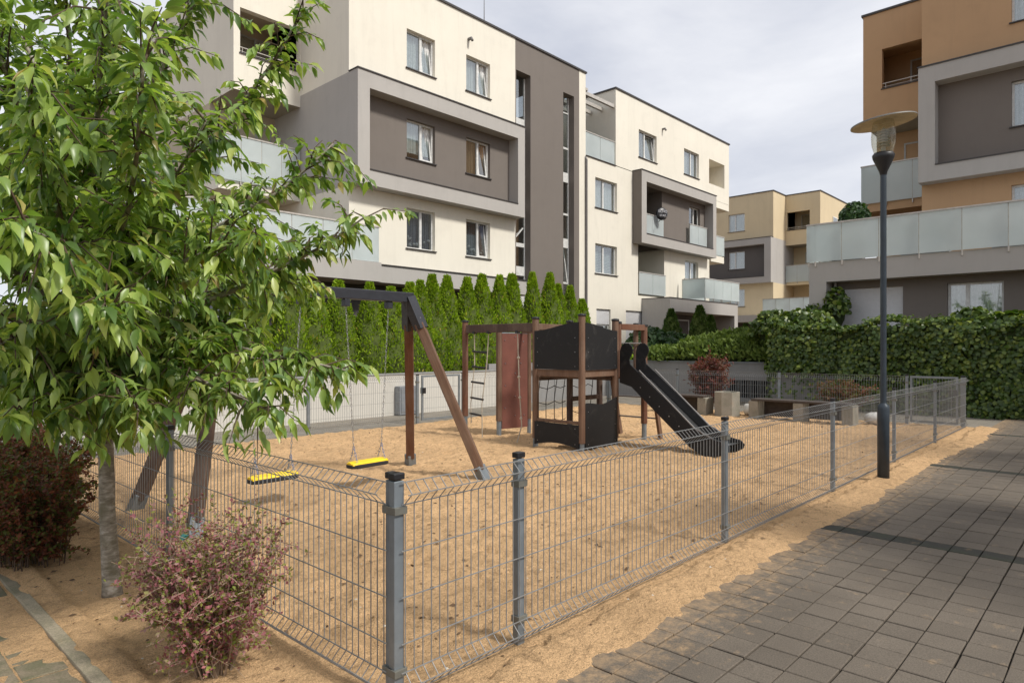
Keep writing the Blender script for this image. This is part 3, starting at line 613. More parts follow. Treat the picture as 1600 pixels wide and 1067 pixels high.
for x, z in ((4.86, 12.35), (18.0, 12.35)): MB().tube([(x, 0.0, z), (x, -0.14, z), (x, -0.2, z-0.1)], [0.055, 0.055, 0.045], 10).build('vent_outlet', 'pipe', A)
MB().quad((-2.2, 10, 0.5), (25.4, 10, 0.5), (25.4, 10, 13.2), (-2.2, 10, 13.2)).build('back_wall', 'cream', A)
# satellite dish on the window box
D = empty('satellite_dish', (28.35, 16.55, 8.0)); tag(D, 'round dark satellite dish with white lettering on the grey window box', 'satellite dish')
D.rotation_euler = (0, 0, rad(-30)); D.scale = (0.72, 0.72, 0.72)
dp = MB().lathe([(0.0, 0.05), (0.2, 0.035), (0.36, 0.0), (0.43, -0.06), (0.43, -0.08), (0.0, -0.02)], n=28); dp.v = [(x, z, y) for x, y, z in [(a, b_, -c) for a, b_, c in dp.v]]
dp.build('dish', 'dish_black', D, smooth=True)
MB().tube([(0, 0.0, -0.1), (0, 0.25, -0.35), (0, 0.45, -0.45)], 0.025, 6).build('bracket', 'pipe', D)
MB().tube([(0, -0.05, -0.38), (0, -0.4, -0.30)], 0.015, 6).box(-0.04, 0.04, -0.48, -0.38, -0.34, -0.24).build('receiver', 'pipe', D)
for txt, z, sz in (('ECHO', 0.06, 0.24), ('STAR', -0.20, 0.20)):
    cu = bpy.data.curves.new('lettering', 'FONT'); cu.body = txt; cu.size = sz; cu.align_x = 'CENTER'; cu.extrude = 0.004; cu.materials.append(MAT['print_white'])
    tmp = bpy.data.objects.new('lettering', cu); COL.objects.link(tmp); bpy.context.view_layer.update()
    me = bpy.data.meshes.new_from_object(tmp.evaluated_get(bpy.context.evaluated_depsgraph_get())); bpy.data.objects.remove(tmp)
    o = bpy.data.objects.new('lettering', me); link(o, D); o.location = (0, -0.075, z); o.rotation_euler = (rad(90), 0, 0)

# ---- orange building on the right
Bo = empty('apartment_building', (22.86, 4.6, 0), rad(-90)); tag(Bo, 'orange apartment block with grey window box and long frosted glass terrace, behind the ivy hedge', 'building')
ox = [(2.15, 3.35), (4.75, 5.95)]
MB().panel(0, 12, 9.75, 13.2, 0, [(a, b_, 10.55, 11.8) for a, b_ in ox]).panel(0, 12, 4.02, 6.4, 0, [(a, b_, 4.77, 6.06) for a, b_ in ox])\
    .quad((0, 0, 9.75), (0, 0, 13.2), (0, 9, 13.2), (0, 9, 9.75)).quad((0, 0, 4.02), (0, 0, 6.4), (0, 9, 6.4), (0, 9, 4.02)).quad((12, 0, 0.5), (12, 0, 13.2), (12, 9, 13.2), (12, 9, 0.5)).build('orange_wall', 'orange', Bo)
MB().panel(0, 12, 6.4, 9.75, 0, [(a, b_, 7.67, 8.92) for a, b_ in ox]).build('box_wall', 'grey_brown', Bo)
MB().quad((-0.001, -0.46, 6.4), (-0.001, -0.46, 9.75), (-0.001, 9, 9.75), (-0.001, 9, 6.4)).build('side_wall', 'grey_light', Bo)
window_box(Bo, 0, 7.3, 'grey_brown')
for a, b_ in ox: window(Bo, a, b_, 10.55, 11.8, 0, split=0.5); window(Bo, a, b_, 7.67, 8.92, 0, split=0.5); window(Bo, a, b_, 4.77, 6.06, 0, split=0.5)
loggia(Bo, -2.35, 0, 2.75, (-1.75, -0.02), 'orange', 0.05, 'orange'); balustrade(Bo, [(-2.4, 5.0), (-2.4, 2.70), (-0.03, 2.70)], 6.6, 7.9, [2, 3])
part('wall_lamp', 'frame_white', Bo, -1.0, -0.7, 4.35, 4.44, 8.05, 8.3)
roof(Bo, 0, 12, 0, 10); roof(Bo, -2.35, -0.06, 2.75, 10)
YG = -2.36
MB().panel(-1.75, 12, 0.6, 3.45, YG, [(-1.57, 0.03, 1.2, 3.26), (1.05, 2.25, 0.95, 3.26)]).quad((-2.25, YG, 0.6), (-2.25, 3, 0.6), (-2.25, 3, 4.0), (-2.25, YG, 4.0)).build('ground_floor_wall', 'grey_brown', Bo)
shutter_box(Bo, -1.57, 0.03, 1.2, 3.26, YG); window(Bo, 1.05, 2.25, 0.95, 3.26, YG, split=0.36, name='terrace_door', sill=None)
tf_ = MB(); tf_.box(-2.25, 12, -2.9, YG-0.003, 3.45, 4.02); tf_.box(-2.25, -1.78, -2.9, YG-0.003, 0.6, 3.45); tf_.box(-2.25, 12, YG, 0-0.003, 3.6, 4.0); tf_.build('terrace_frame', 'grey_light', Bo)
MB().tube([(-1.68, YG-0.08, 0.8), (-1.68, YG-0.08, 3.44)], 0.04, 8).build('downpipe', 'frame_grey', Bo)
balustrade(Bo, [(-2.3, 0.0), (-2.3, -2.96), (9.0, -2.96)], 4.03, 5.08, [3, 12])
MB().quad((-2.3, 10, 0.5), (12, 10, 0.5), (12, 10, 13.2), (-2.3, 10, 13.2)).build('back_wall', 'orange', Bo)

for k, (u, w_, lb) in enumerate(((-1.3, 0.8, 'planter box with green shoots behind the terrace glass, left end'), (0.6, 1.1, 'planter box with leafy plants behind the terrace glass, right of the lamp post'), (2.4, 0.7, 'blue grey planter box behind the terrace glass, towards the right edge'))):
    e_ = empty('terrace_planter', (22.86-2.55, 4.6-u, 4.0)); tag(e_, lb, 'planter', 'planters on the terrace')
    part('box', 'cabinet', e_, -0.16, 0.16, -w_/2, w_/2, 0.01, 0.42, bevel=0.01)
    if k < 2:
        rgp = np.random.default_rng(k); n_ = 260; P_ = np.c_[rgp.uniform(-.18, .18, n_), rgp.uniform(-w_/2, w_/2, n_), 0.42 + rgp.random(n_)**1.4*0.5]
        V_, F_ = scatter(*IVY, P_, rdir(n_, rgp) + np.array([0, 0, .6]), rdir(n_, rgp), rgp.uniform(.06, .12, n_)); o = bpy.data.objects.new('foliage', mesh_np('foliage', V_, F_, 'leaf_ivy')); link(o, e_); tag(o, kind='stuff')
# ---- sand coloured building between them, far behind
C = empty('apartment_building', (49.46, 19.55, 0), rad(-90)); tag(C, 'distant sand coloured apartment block seen between the cream and the orange blocks', 'building')
cx_ = [(-3.5, -2.2)]
MB().panel(-8, 0, 9.75, 13.2, 0, [(a, b_, 10.5, 11.85) for a, b_ in cx_]).panel(-8, 0, 3.9, 6.4, 0, [(a, b_, 4.7, 6.05) for a, b_ in cx_])\
    .quad((0, 0, 9.75), (0, 0, 13.2), (0, 9, 13.2), (0, 9, 9.75)).quad((0, 0, 0.5), (0, 0, 6.4), (0, 9, 6.4), (0, 9, 0.5)).build('tan_wall', 'tan', C)
MB().panel(-8, 0, 6.4, 9.75, 0, [(a, b_, 7.6, 8.95) for a, b_ in cx_]).build('box_wall', 'grey_dark', C)
MB().quad((0.001, -0.46, 6.4), (0.001, -0.46, 9.75), (0.001, 9, 9.75), (0.001, 9, 6.4)).build('side_wall', 'grey_light', C)
window_box(C, -7, 0, 'grey_dark', i=0.55)
for a, b_ in cx_:
    for z0, z1 in ((10.5, 11.85), (7.6, 8.95), (4.7, 6.05)): window(C, a, b_, z0, z1, 0, split=0.4)
loggia(C, 0, 2.55, 2.4, (0.1, 1.8), 'tan', 0, 'tan'); balustrade(C, [(0.02, 2.35), (2.6, 2.35), (2.6, 4.0)], 6.55, 7.8, [3, 2])
MB().quad((2.552, 2.4, 0.5), (2.552, 12, 0.5), (2.552, 12, 9.38), (2.552, 2.4, 9.38)).build('end_wall', 'tan', C)
es = MB().box(2.556, 2.60, 5.2, 6.2, 10.5, 11.7).build('end_window', 'frame_white', C); part('pane', 'glass', es, 2.601, 2.606, 5.3, 6.1, 10.6, 11.6); part('room', 'room', es, 2.57, 2.6005, 5.28, 6.12, 10.58, 11.62)
part('terrace_edge', 'grey_light', C, -8, 4, -2.5, -0.003, 3.4, 3.9); balustrade(C, [(0.2, -2.45), (4.0, -2.45)], 3.92, 4.98, [4]); MB().panel(-8, 4, 0.5, 3.4, -0.3).build('base_wall', 'grey_dark', C)
roof(C, -8, 0, 0, 10); roof(C, 0.06, 2.55, 2.4, 12)

# ================================================================== WALLS AND GARDEN EDGE
W1 = empty('garden_wall', (0, 12.9, 0)); tag(W1, 'long whitish stained concrete wall below the thuja row', 'wall')
k = 0; x = -6.0
while x < 13.2:
    part('wall_panel', 'wall_white', W1, x+0.004, x+1.596, 0.0, 0.15, -0.12, 0.93); x += 1.6
part('wall_cap', 'wall_grey', W1, -6, 13.2, -0.02, 0.18, 0.932, 0.965); 
for k in range(4): part('wall_panel', 'wall_grey', W1, 13.21+1.45*k, 14.64+1.45*k, 0.30, 0.45, -0.12, 1.12)  # set-back panels: the grey stands in for shade on this stretch
cb = part('utility_cabinet', 'cabinet', None, 9.72, 10.3, 12.70, 12.89, -0.02, 0.66, bevel=0.01); tag(cb, 'small grey utility cabinet against the whitish wall', 'cabinet')
part('door', 'cabinet', cb, 9.76, 10.0, 12.685, 12.699, 0.05, 0.60); part('door', 'cabinet', cb, 10.02, 10.26, 12.685, 12.699, 0.05, 0.60)
W2 = empty('retaining_wall', (19.0, 0, 0)); tag(W2, 'grey rendered retaining wall under the juniper bed', 'wall')
MB().box(0, 0.2, 7.2, 7.62, -0.12, 1.12).box(0, 0.2, 8.9, 13.3, -0.12, 1.12).box(0, 0.2, 7.62, 8.9, 0.62, 1.12).box(0, 0.2, 7.62, 8.9, -0.12, 0.10).build('wall_face', 'wall_grey', W2)
part('wall_cap', 'galv_dark', W2, -0.04, 0.25, 7.2, 13.3, 1.122, 1.16)
part('vent_opening', 'void', W2, 0.15, 0.19, 7.63, 8.89, 0.101, 0.619)
gr = MB()
for k in range(17): gr.box(0.02, 0.04, 7.66 + k*0.074, 7.675 + k*0.074, 0.10, 0.62)
gr.build('vent_grille', 'galv_dark', W2)

# ================================================================== FENCE
WZ = [0.99, 0.94, 0.89, 0.68, 0.47, 0.26, 0.13, 0.08, 0.03]; WO = [0, -0.05, 0, 0, 0, 0, 0, -0.05, 0]
PANELS = {}
def wire_panel_mesh(Ln):
    key = round(Ln, 2)
    if key in PANELS: return PANELS[key]
    mb_ = MB(); n = max(2, round(Ln/0.05)); r = 0.0027
    for i in range(n):
        x = (i+0.5)*Ln/n; mb_.tube([(x, o_, z) for z, o_ in zip(WZ, WO)], r, 4, caps=False, twist=0.78)
    for z, o_ in zip(WZ, WO):
        mb_.tube([(0, o_ - 0.006, z), (Ln, o_ - 0.006, z)], 0.0032, 4, twist=0.78)
    me = bpy.data.meshes.new('wire_panel'); me.from_pydata(mb_.v, [], mb_.f); me.materials.append(MAT['wire']); PANELS[key] = me; return me
def post_parts(root, x, y, ht=1.03, clamps=True):
    po = part('post', 'galv', root, x-0.0275, x+0.0275, y-0.02, y+0.02, -0.15, ht-0.035, bevel=0.004)
    part('cap', 'cap_black', po, x-0.0305, x+0.0305, y-0.023, y+0.023, ht-0.03, ht, bevel=0.005)
    if clamps:
        for z in (0.845, 0.115): part('clamp', 'clamp', po, x-0.035, x+0.035, y-0.034, y+0.024, z, z+0.035, bevel=0.002)
    return po
def fence(name, p0, ang, stops, label, skip=(), z=0):
    """run starting at p0, local x along the run, outside towards local -y"""
    r_ = empty(name, (*p0, z), ang); tag(r_, label, 'fence', 'wire mesh fence round the playground')
    for s_ in stops: post_parts(r_, s_, 0)
    for a, b_ in zip(stops, stops[1:]):
        if (a, b_) in skip: continue
        o = bpy.data.objects.new('wire_panel', wire_panel_mesh(b_-a)); link(o, r_); o.location = (a, -0.03, 0)
    return r_
fx = [0, 0.82, 3.32, 6.0, 8.6, 11.23, 13.9]
fence('wire_fence', (FX, FY), 0, fx, 'wire mesh fence run along the paved path, nearest the viewer')
# left run: outside faces -X -> local x runs towards -Y
fence('wire_fence', (FX, FY+8.45), rad(-90), [0.55, 3.1, 5.75, 8.42], 'wire mesh fence run behind the cherry tree and the barberry bush, on the left')
fence('wire_fence', (EX, EY), rad(180), [0.0, 3.1, 5.62], 'back wire mesh fence behind the climbing frame, right of the gate')
fence('wire_fence', (8.84, EY), rad(180), [0.0, 2.52, 5.02, 6.95], 'back wire mesh fence beyond the swing, in front of the whitish wall')
fence('wire_fence', (EX, FY), rad(90), [0.03, 1.0, 3.65, 6.31, 8.45], 'far end wire mesh fence in front of the ivy hedge', skip=((0.03, 1.0),))
def gate(loc, ang, Lg, label):
    g = empty('gate', loc, ang); tag(g, label, 'gate')
    f = MB(); ring(f, 0.03, Lg-0.03, 0.05, 1.0, 0.07, Lg-0.07, 0.09, 0.96, -0.015, 0.015); f.build('frame', 'galv', g)
    w_ = MB(); n = int((Lg-0.14)/0.05)
    for i in range(n): xx = 0.07 + (i+0.5)*(Lg-0.14)/n; w_.tube([(xx, 0, 0.09), (xx, 0, 0.96)], 0.0027, 4, caps=False)
    for z in (0.3, 0.52, 0.74): w_.tube([(0.07, -0.006, z), (Lg-0.07, -0.006, z)], 0.0032, 4)
    w_.build('wire_panel', 'wire', g); part('latch', 'cap_black', g, 0.04, 0.11, -0.05, 0.05, 0.62, 0.74); return g
gate((8.92, EY, 0), 0, 1.15, 'galvanised mesh gate in the back fence by the whitish wall')
gate((EX, FY+0.07, 0), rad(90), 0.9, 'galvanised mesh gate at the far corner beside the paved path')

# ================================================================== STREET LAMP
Lm = empty('street_lamp', (8.89, 2.19, 0)); tag(Lm, 'tall dark street lamp with flat disc hood beside the paved path', 'street lamp')
MB().lathe([(0.0, -0.1), (0.066, -0.1), (0.066, 0.86), (0.060, 0.90), (0.036, 0.925), (0.036, 0.93)], n=24).build('base_sleeve', 'lamp_paint', Lm, smooth=True)
MB().lathe([(0.034, 0.9), (0.034, 3.68)], n=20).build('pole', 'lamp_paint', Lm, smooth=True)
MB().lathe([(0.036, 3.66), (0.045, 3.70), (0.115, 3.86), (0.122, 3.90), (0.105, 3.925), (0.0, 3.925)], n=28).build('collar', 'cap_black', Lm, smooth=True)
MB().lathe([(0.098, 3.925), (0.125, 4.02), (0.132, 4.12), (0.122, 4.25), (0.108, 4.31)], n=28).build('globe', 'lamp_glass', Lm, smooth=True)
iv = MB()
for k in range(6): iv.lathe([(0.035, 4.0 + 0.035*k), (0.075, 4.012 + 0.035*k), (0.035, 4.018 + 0.035*k)], n=16)
iv.build('louvre', 'lamp_inner', Lm, smooth=True); MB().lathe([(0.0, 3.93), (0.028, 3.93), (0.030, 4.2), (0.0, 4.24)], n=12).build('bulb', 'frame_white', Lm, smooth=True)
hat = MB().lathe([(0.0, 4.365), (0.10, 4.36), (0.13, 4.335), (0.30, 4.315), (0.355, 4.300), (0.358, 4.285)], n=40).build('hood', 'lamp_hat', Lm, smooth=True)
hu = MB().lathe([(0.356, 4.285), (0.30, 4.296), (0.12, 4.312), (0.0, 4.315)], n=40).build('hood_underside', 'lamp_under', hat, smooth=True)
hat.location = (0.0, 0.0, 0.0)
tilt = Matrix.Rotation(rad(-7), 4, Vector((0.7314, 0.682, 0)))
hat.matrix_local = Matrix.Translation((0, 0, 4.3)) @ tilt @ Matrix.Translation((0, 0, -4.3))

# ================================================================== SWING
Sw = empty('swing_set', (0, 0, 0)); tag(Sw, 'wooden swing frame with dark steel crossbar, standing in the sand', 'swing set')
AY = 6.48; xa, xb = 2.84, 5.09; zt = 2.20
MB().beam((xa-0.05, AY, zt), (xb+0.05, AY, zt), 0.10, 0.12).build('crossbar', 'swing_steel', Sw, bevel=0.008)
def leg_pt(xt, xf, yf, k): return Vector((xt, AY, zt)).lerp(Vector((xf, yf, -0.05)), k)
for xt, xf in ((xa, 2.25), (xb, 5.70)):
    for yf in (5.75, 7.21):
        m_ = 'wood_red' if (yf > 6.5 and xf > 3) else ('wood_brown' if xf > 3 else 'wood_dark')
        a, c, e_ = leg_pt(xt, xf, yf, 0.14), leg_pt(xt, xf, yf, 0.93), leg_pt(xt, xf, yf, 1.0)
        d = (c-a); rot = d.to_track_quat('Z', 'Y')
        lg = MB().box(-0.055, 0.055, -0.055, 0.055, 0, d.length).build('leg', m_, Sw, bevel=0.008); lg.location = a; lg.rotation_euler = rot.to_euler()
        MB().beam(leg_pt(xt, xf, yf, 0.0), leg_pt(xt, xf, yf, 0.17), 0.13, 0.125, up=(1, 0, 0)).build('leg_bracket', 'swing_steel', Sw, bevel=0.005)
        MB().beam(leg_pt(xt, xf, yf, 0.91), leg_pt(xt, xf, yf, 1.04), 0.10, 0.122, up=(1, 0, 0)).build('leg_shoe', 'galv', Sw, bevel=0.004)
        for q in (0.11, 0.15):
            p = leg_pt(xt, xf, yf, q); MB().tube([p + Vector((0, -0.07, 0)), p + Vector((0, 0.07, 0))], 0.012, 6).build('bolt', 'screw', Sw)
    mb_ = MB(); s_ = 1 if xf > 3 else -1
    mb_.add([(xt + 0.06*s_, AY-0.02, zt-0.05), (xt + 0.06*s_, AY+0.02, zt-0.05), (xt + 0.17*s_, AY-0.19, zt-0.36), (xt + 0.17*s_, AY+0.19, zt-0.36)], [(0, 1, 3, 2)]); mb_.build('gusset', 'swing_steel', Sw)
def chain(mb_, p0, p1, n=None):
    p0, p1 = Vector(p0), Vector(p1); d = p1-p0; Lc = d.length; n = n or int(Lc/0.034); u = d.normalized()
    a = u.orthogonal().normalized(); b_ = u.cross(a)
    for i in range(n):
        c = p0 + d*((i+0.5)/n); s_ = a if i % 2 else b_; h = Lc/n*0.68
        pts = [c + u*h*math.cos(q) + s_*0.0085*math.sin(q) for q in [2*math.pi*j/8 for j in range(8)]]
        mb_.tube(pts + [pts[0]], 0.0026, 4, caps=False)
def swing(xc, hx, zs, name, label, dy=0.0, yaw=0.0):
    s_ = empty(name, (xc, AY+dy, zs), yaw); tag(s_, label, 'swing', 'swings hanging from the steel crossbar')
    prof = [(-0.085, 0.0), (-0.075, 0.022), (0, 0.034), (0.075, 0.022), (0.085, 0.0)]
    st_ = MB(); xs_ = [-0.255, -0.245, -0.20, 0.20, 0.245, 0.255]; wk = [0.55, 0.8, 1, 1, 0.8, 0.55]
    vs = [(x, y*k_, z + (0.0 if abs(x) < 0.23 else -0.012)) for x, k_ in zip(xs_, wk) for y, z in prof]
    fs = [(i*5+j, i*5+j+1, (i+1)*5+j+1, (i+1)*5+j) for i in range(5) for j in range(4)] + [(0, 1, 2, 3, 4), (29, 28, 27, 26, 25)]
    st_.add(vs, fs); st_.build('seat_top', 'seat_yellow', s_, smooth=False)
    MB().add([(x*1.02, y*1.06, -0.002 if top else -0.045) for top in (0, 1) for x, y in ((-0.255, -0.05), (-0.2, -0.088), (0.2, -0.088), (0.255, -0.05), (0.255, 0.05), (0.2, 0.088), (-0.2, 0.088), (-0.255, 0.05))],
             [tuple(range(7, -1, -1)), tuple(range(8, 16))] + [(k_, (k_+1) % 8, (k_+1) % 8+8, k_+8) for k_ in range(8)]).build('seat_rubber', 'seat_black', s_, bevel=0.008)
    for sgn in (-1, 1):
        top = Vector((sgn*hx, -dy, zt-0.14-zs)); low = Vector((sgn*0.195, 0, 0.20))
        ch_ = MB(); chain(ch_, top, low); ch_.build('chain', 'chain', s_)
        c2 = MB()
        for yy in (-0.07, 0.07): chain(c2, low, (sgn*0.195, yy, 0.02))
        c2.build('chain_fork', 'chain_blue', s_)
        MB().box(sgn*hx-0.035, sgn*hx+0.035, -dy-0.04, -dy+0.04, zt-0.145-zs, zt-0.062-zs).build('hanger', 'swing_steel', s_, bevel=0.006)
    return s_
swing(3.34, 0.31, 0.27, 'swing', 'yellow swing seat nearer the cherry tree, behind the mesh fence')
swing(4.50, 0.30, 0.27, 'swing', 'yellow swing seat nearer the upright brown swing leg', yaw=0.03)

# ================================================================== PLAY TOWER
T = empty('play_tower', (0, 0, 0)); tag(T, 'wooden climbing tower with black panels, rope ladder and red climbing wall', 'climbing frame')
def tpost(x, y, ztop, m_='wood_brown', r=0.055, foot=0.30, zb=-0.12, name='post', cap=True):
    o = MB().tube([(0, 0, foot), (0, 0, ztop)], r, 12).build(name, m_, T, smooth=False); o.location = (x, y, 0)
    f = MB().tube([(0, 0, zb), (0, 0, foot+0.02)], r*0.80, 8).build('shoe', 'galv', o)
    if cap: MB().lathe([(0, ztop), (r*1.12, ztop), (r*1.2, ztop+0.012), (r*1.12, ztop+0.035), (0, ztop+0.045)], n=14).build('cap', 'cap_black', o)
    return o
X0, X1, X2, Y0, Y1, Y2 = 8.20, 9.10, 9.98, 6.18, 7.12, 8.80
tpost(X0, Y0, 2.07, foot=0.12); tpost(X0, Y1, 2.05, foot=0.12); tpost(X1, Y0, 2.02, foot=0.12); tpost(X1, Y1, 2.02, 'wood_dark'); tpost(X2, Y1, 1.95, 'wood_dark'); tpost(X2, Y0, 1.95, 'wood_red', foot=0.28)
tpost(X1+0.10, Y0, 1.98, 'wood_red', 0.045, 1.08, 1.08, cap=True); tpost(X2-0.14, Y0+0.08, 1.97, 'wood_brown', 0.042, 1.1, 1.1)
tpost(X0, Y2, 2.04, 'wood_red', foot=0.36, zb=-0.2); tpost(8.60, 8.34, 1.86, 'wood_brown', 0.055, 0.27, cap=False); tpost(9.28, 8.22, 1.86, 'wood_brown', 0.045, 0.27, cap=False)
# platforms, rails
MB().box(X0+0.06, X1-0.06, Y0+0.05, Y1-0.05, 1.10, 1.14).build('platform', 'wood_dark', T); MB().box(X1+0.06, X2-0.06, Y0+0.05, Y1-0.05, 1.10, 1.14).build('platform', 'wood_dark', T)
def rail(p, q, m_='wood_brown', w_=0.045, h=0.10, name='rail'): return MB().beam(p, q, w_, h).build(name, m_, T, bevel=0.006)
rail((X0, Y0+0.05, 1.185), (X0, Y1-0.05, 1.185), h=0.11); rail((X0+0.05, Y0, 1.185), (X1-0.05, Y0, 1.185), h=0.11); rail((X0+0.06, Y1, 1.10), (X1-0.06, Y1, 1.10), 'wood_dark'); rail((X1, Y0+0.06, 1.10), (X1, Y1-0.06, 1.10), 'wood_dark')
rail((X1+0.06, Y1, 0.70), (X2-0.06, Y1, 0.70), 'wood_dark', 0.05, 0.08); rail((X0, Y0+0.05, 0.425), (X0, Y1-0.05, 0.425), 'wood_brown', 0.07, 0.045)
rail((X1+0.13, Y0-0.02, 1.93), (X2+0.03, Y0-0.02, 1.93), 'wood_red', 0.05, 0.10, 'gate_beam'); MB().tube([(X1+0.12, Y0, 1.66), (X2-0.1, Y0, 1.66)], 0.014, 8).build('grab_bar', 'pipe', T)
rail((X0, Y1+0.05, 1.92), (X0, Y2-0.04, 1.92), 'wood_dark', 0.05, 0.145, 'overhead_beam'); rail((X1, Y1+0.05, 1.92), (X1, 8.22, 1.92), 'wood_brown', 0.05, 0.145, 'overhead_beam'); rail((X0+0.05, Y1, 1.93), (X1-0.05, Y1, 1.93), 'wood_brown', 0.05, 0.10, 'overhead_beam')
rail((8.60, 8.34, 1.85), (9.28, 8.22, 1.85), 'galv', 0.02, 0.02)
# black panels (outline in (run, height))
def arch(L_, z0, za, zb, n=12): return [(0, z0), (L_, z0)] + [(L_*(1-k/n), zb + (za-zb)*(0.5+0.5*math.cos(math.pi*(1-k/n)))) for k in range(n+1)]
def black(poly, fn, name='panel'):
    o = MB().prism(poly, fn, -0.010, 0.010).build(name, 'panel_black', T); return o
yl = Y1-Y0-0.04; xl = X1-X0-0.04
fy = lambda a, z, t_: (X0-0.045+t_, Y0+0.02+a, z); fxx = lambda a, z, t_: (X0+0.02+a, Y0-0.045+t_, z)
black(arch(yl, 1.245, 1.98, 1.86), fy); black(arch(xl, 1.245, 1.97, 1.86), fxx)
wav = lambda L_, z0, zt_, amp, up: [(0, z0)] + ([(L_*k/10, z0 + amp*math.sin(math.pi*k/10)) for k in range(1, 10)] if up else []) + [(L_, z0)] + [(L_*(1-k/12), zt_(1-k/12)) for k in range(13)]
black(wav(yl, 0.03, lambda s_: 0.40, 0.06, True), fy); black(wav(xl, 0.02, lambda s_: 0.70 + 0.11*s_ - 0.045*math.sin(math.pi*s_)**2 + 0.03*math.cos(4*s_), 0.0, False), fxx)
scr = MB()
for z in (1.30, 1.5, 1.75, 1.9): scr.lathe([(0, 0), (0.011, 0), (0.008, 0.006), (0, 0.008)], n=8)
for zz in (1.30, 1.52, 1.74, 0.10, 0.34):
    for (x, y) in ((X0-0.056, Y0+0.09), (X0-0.056, Y1-0.09)):
        MB().tube([(x+0.004, y, zz), (x-0.004, y, zz)], 0.007, 8).build('screw', 'screw', T)
for zz in (1.30, 1.52, 1.74, 0.10, 0.36, 0.6):
    for (x, y) in ((X0+0.09, Y0-0.056), (X1-0.09, Y0-0.056)):
        MB().tube([(x, y+0.004, zz), (x, y-0.004, zz)], 0.007, 8).build('screw', 'screw', T)
# red climbing wall
cw = MB().beam((8.66, 8.33, 0.98), (9.24, 8.23, 0.98), 0.025, 1.72).build('climbing_panel', 'red_panel', T)
for (a, z) in ((0.1, 1.72), (0.5, 1.78), (0.82, 1.7), (0.72, 1.3), (0.5, 1.12), (0.12, 1.3), (0.5, 0.7), (0.12, 0.9), (0.5, 0.35), (0.1, 0.5), (0.85, 0.35)):
    p = Vector((8.66, 8.33, z)).lerp(Vector((9.24, 8.23, z)), a); MB().tube([p + Vector((-0.004, -0.010, 0)), p + Vector((-0.006, -0.024, 0))], 0.009, 7).build('hold_bolt', 'screw', T)
# rope ladder
rl = MB(); ya, yb_ = 8.56, 8.20
rl.tube([(X0, ya, 1.85), (X0, ya-0.005, 1.3), (X0-0.04, ya+0.05, 0.6), (X0-0.05, ya+0.03, 0.25)], 0.009, 6); rl.tube([(X0, yb_, 1.85), (X0-0.02, yb_+0.03, 1.3), (X0-0.06, yb_+0.11, 0.6), (X0-0.08, yb_+0.08, 0.02)], 0.009, 6)
lad = rl.build('rope_ladder', 'rope', T)
for i, z in enumerate((1.52, 1.25, 0.98, 0.70, 0.42)):
    q = (1.85-z)/1.6; a = (X0-0.04*q, ya+0.06*q, z); c = (X0-0.07*q, yb_+0.12*q, z-0.02)
    MB().tube([(a[0], a[1]+0.02, a[2]), c], 0.018, 8).build('rung', 'seat_black', lad)
kn = MB(); pts = [(X0, 7.52, 1.85), (X0, 7.50, 1.4), (X0-0.02, 7.46, 0.9), (X0-0.05, 7.38, 0.3), (X0-0.1, 7.44, 0.02)]; kn.tube(pts, 0.010, 6)
for z, y, x in ((1.42, 7.50, X0), (1.1, 7.48, X0-0.01), (0.76, 7.44, X0-0.03), (0.42, 7.40, X0-0.045)): kn.lathe([(0, -0.03), (0.024, -0.012), (0.024, 0.012), (0, 0.03)], (x, y, z), 8)
kn.build('climbing_rope', 'rope', T)
for y in (ya, yb_, 7.52): MB().box(X0-0.03, X0+0.03, y-0.03, y+0.03, 1.83, 1.875).build('rope_hook', 'cap_black', T)
# net behind the tower
net = MB()
for k in range(4):
    x = X0 + 0.14 + 0.22*k; net.tube([(x, Y1+0.02, 1.08), (x+0.02, Y1+0.10, 0.7), (x, Y1+0.08, 0.30)], 0.007, 5)
for z in (0.92, 0.66, 0.36): net.tube([(X0 + 0.05 + 0.8*i/8, Y1 + 0.06 + 0.03*math.sin(i*1.2), z + 0.025*math.sin(i*1.6)) for i in range(9)], 0.007, 5)
for k in range(3): net.tube([(X1+0.15+0.3*k, Y1+0.05, 1.05), (X1+0.18+0.3*k, Y1+0.18, 0.15)], 0.007, 5)
for z in (0.9, 0.45): net.tube([(X1+0.05+0.8*i/8, Y1+0.1+0.03*math.sin(i), z+0.03*math.sin(i*1.3)) for i in range(9)], 0.007, 5)
net.build('climbing_net', 'rope_dark', T)
# leaning ladder on the far side
for y in (6.05, 6.88):
    o = MB().beam((10.32, y, -0.05), (10.02, y, 1.10), 0.05, 0.09).build('ladder_stile', 'wood_brown', T, bevel=0.006)
for z in (0.35, 0.72): MB().tube([(10.32-0.26*z, 6.05, z), (10.32-0.26*z, 6.88, z)], 0.014, 8).build('ladder_rung', 'pipe', T)
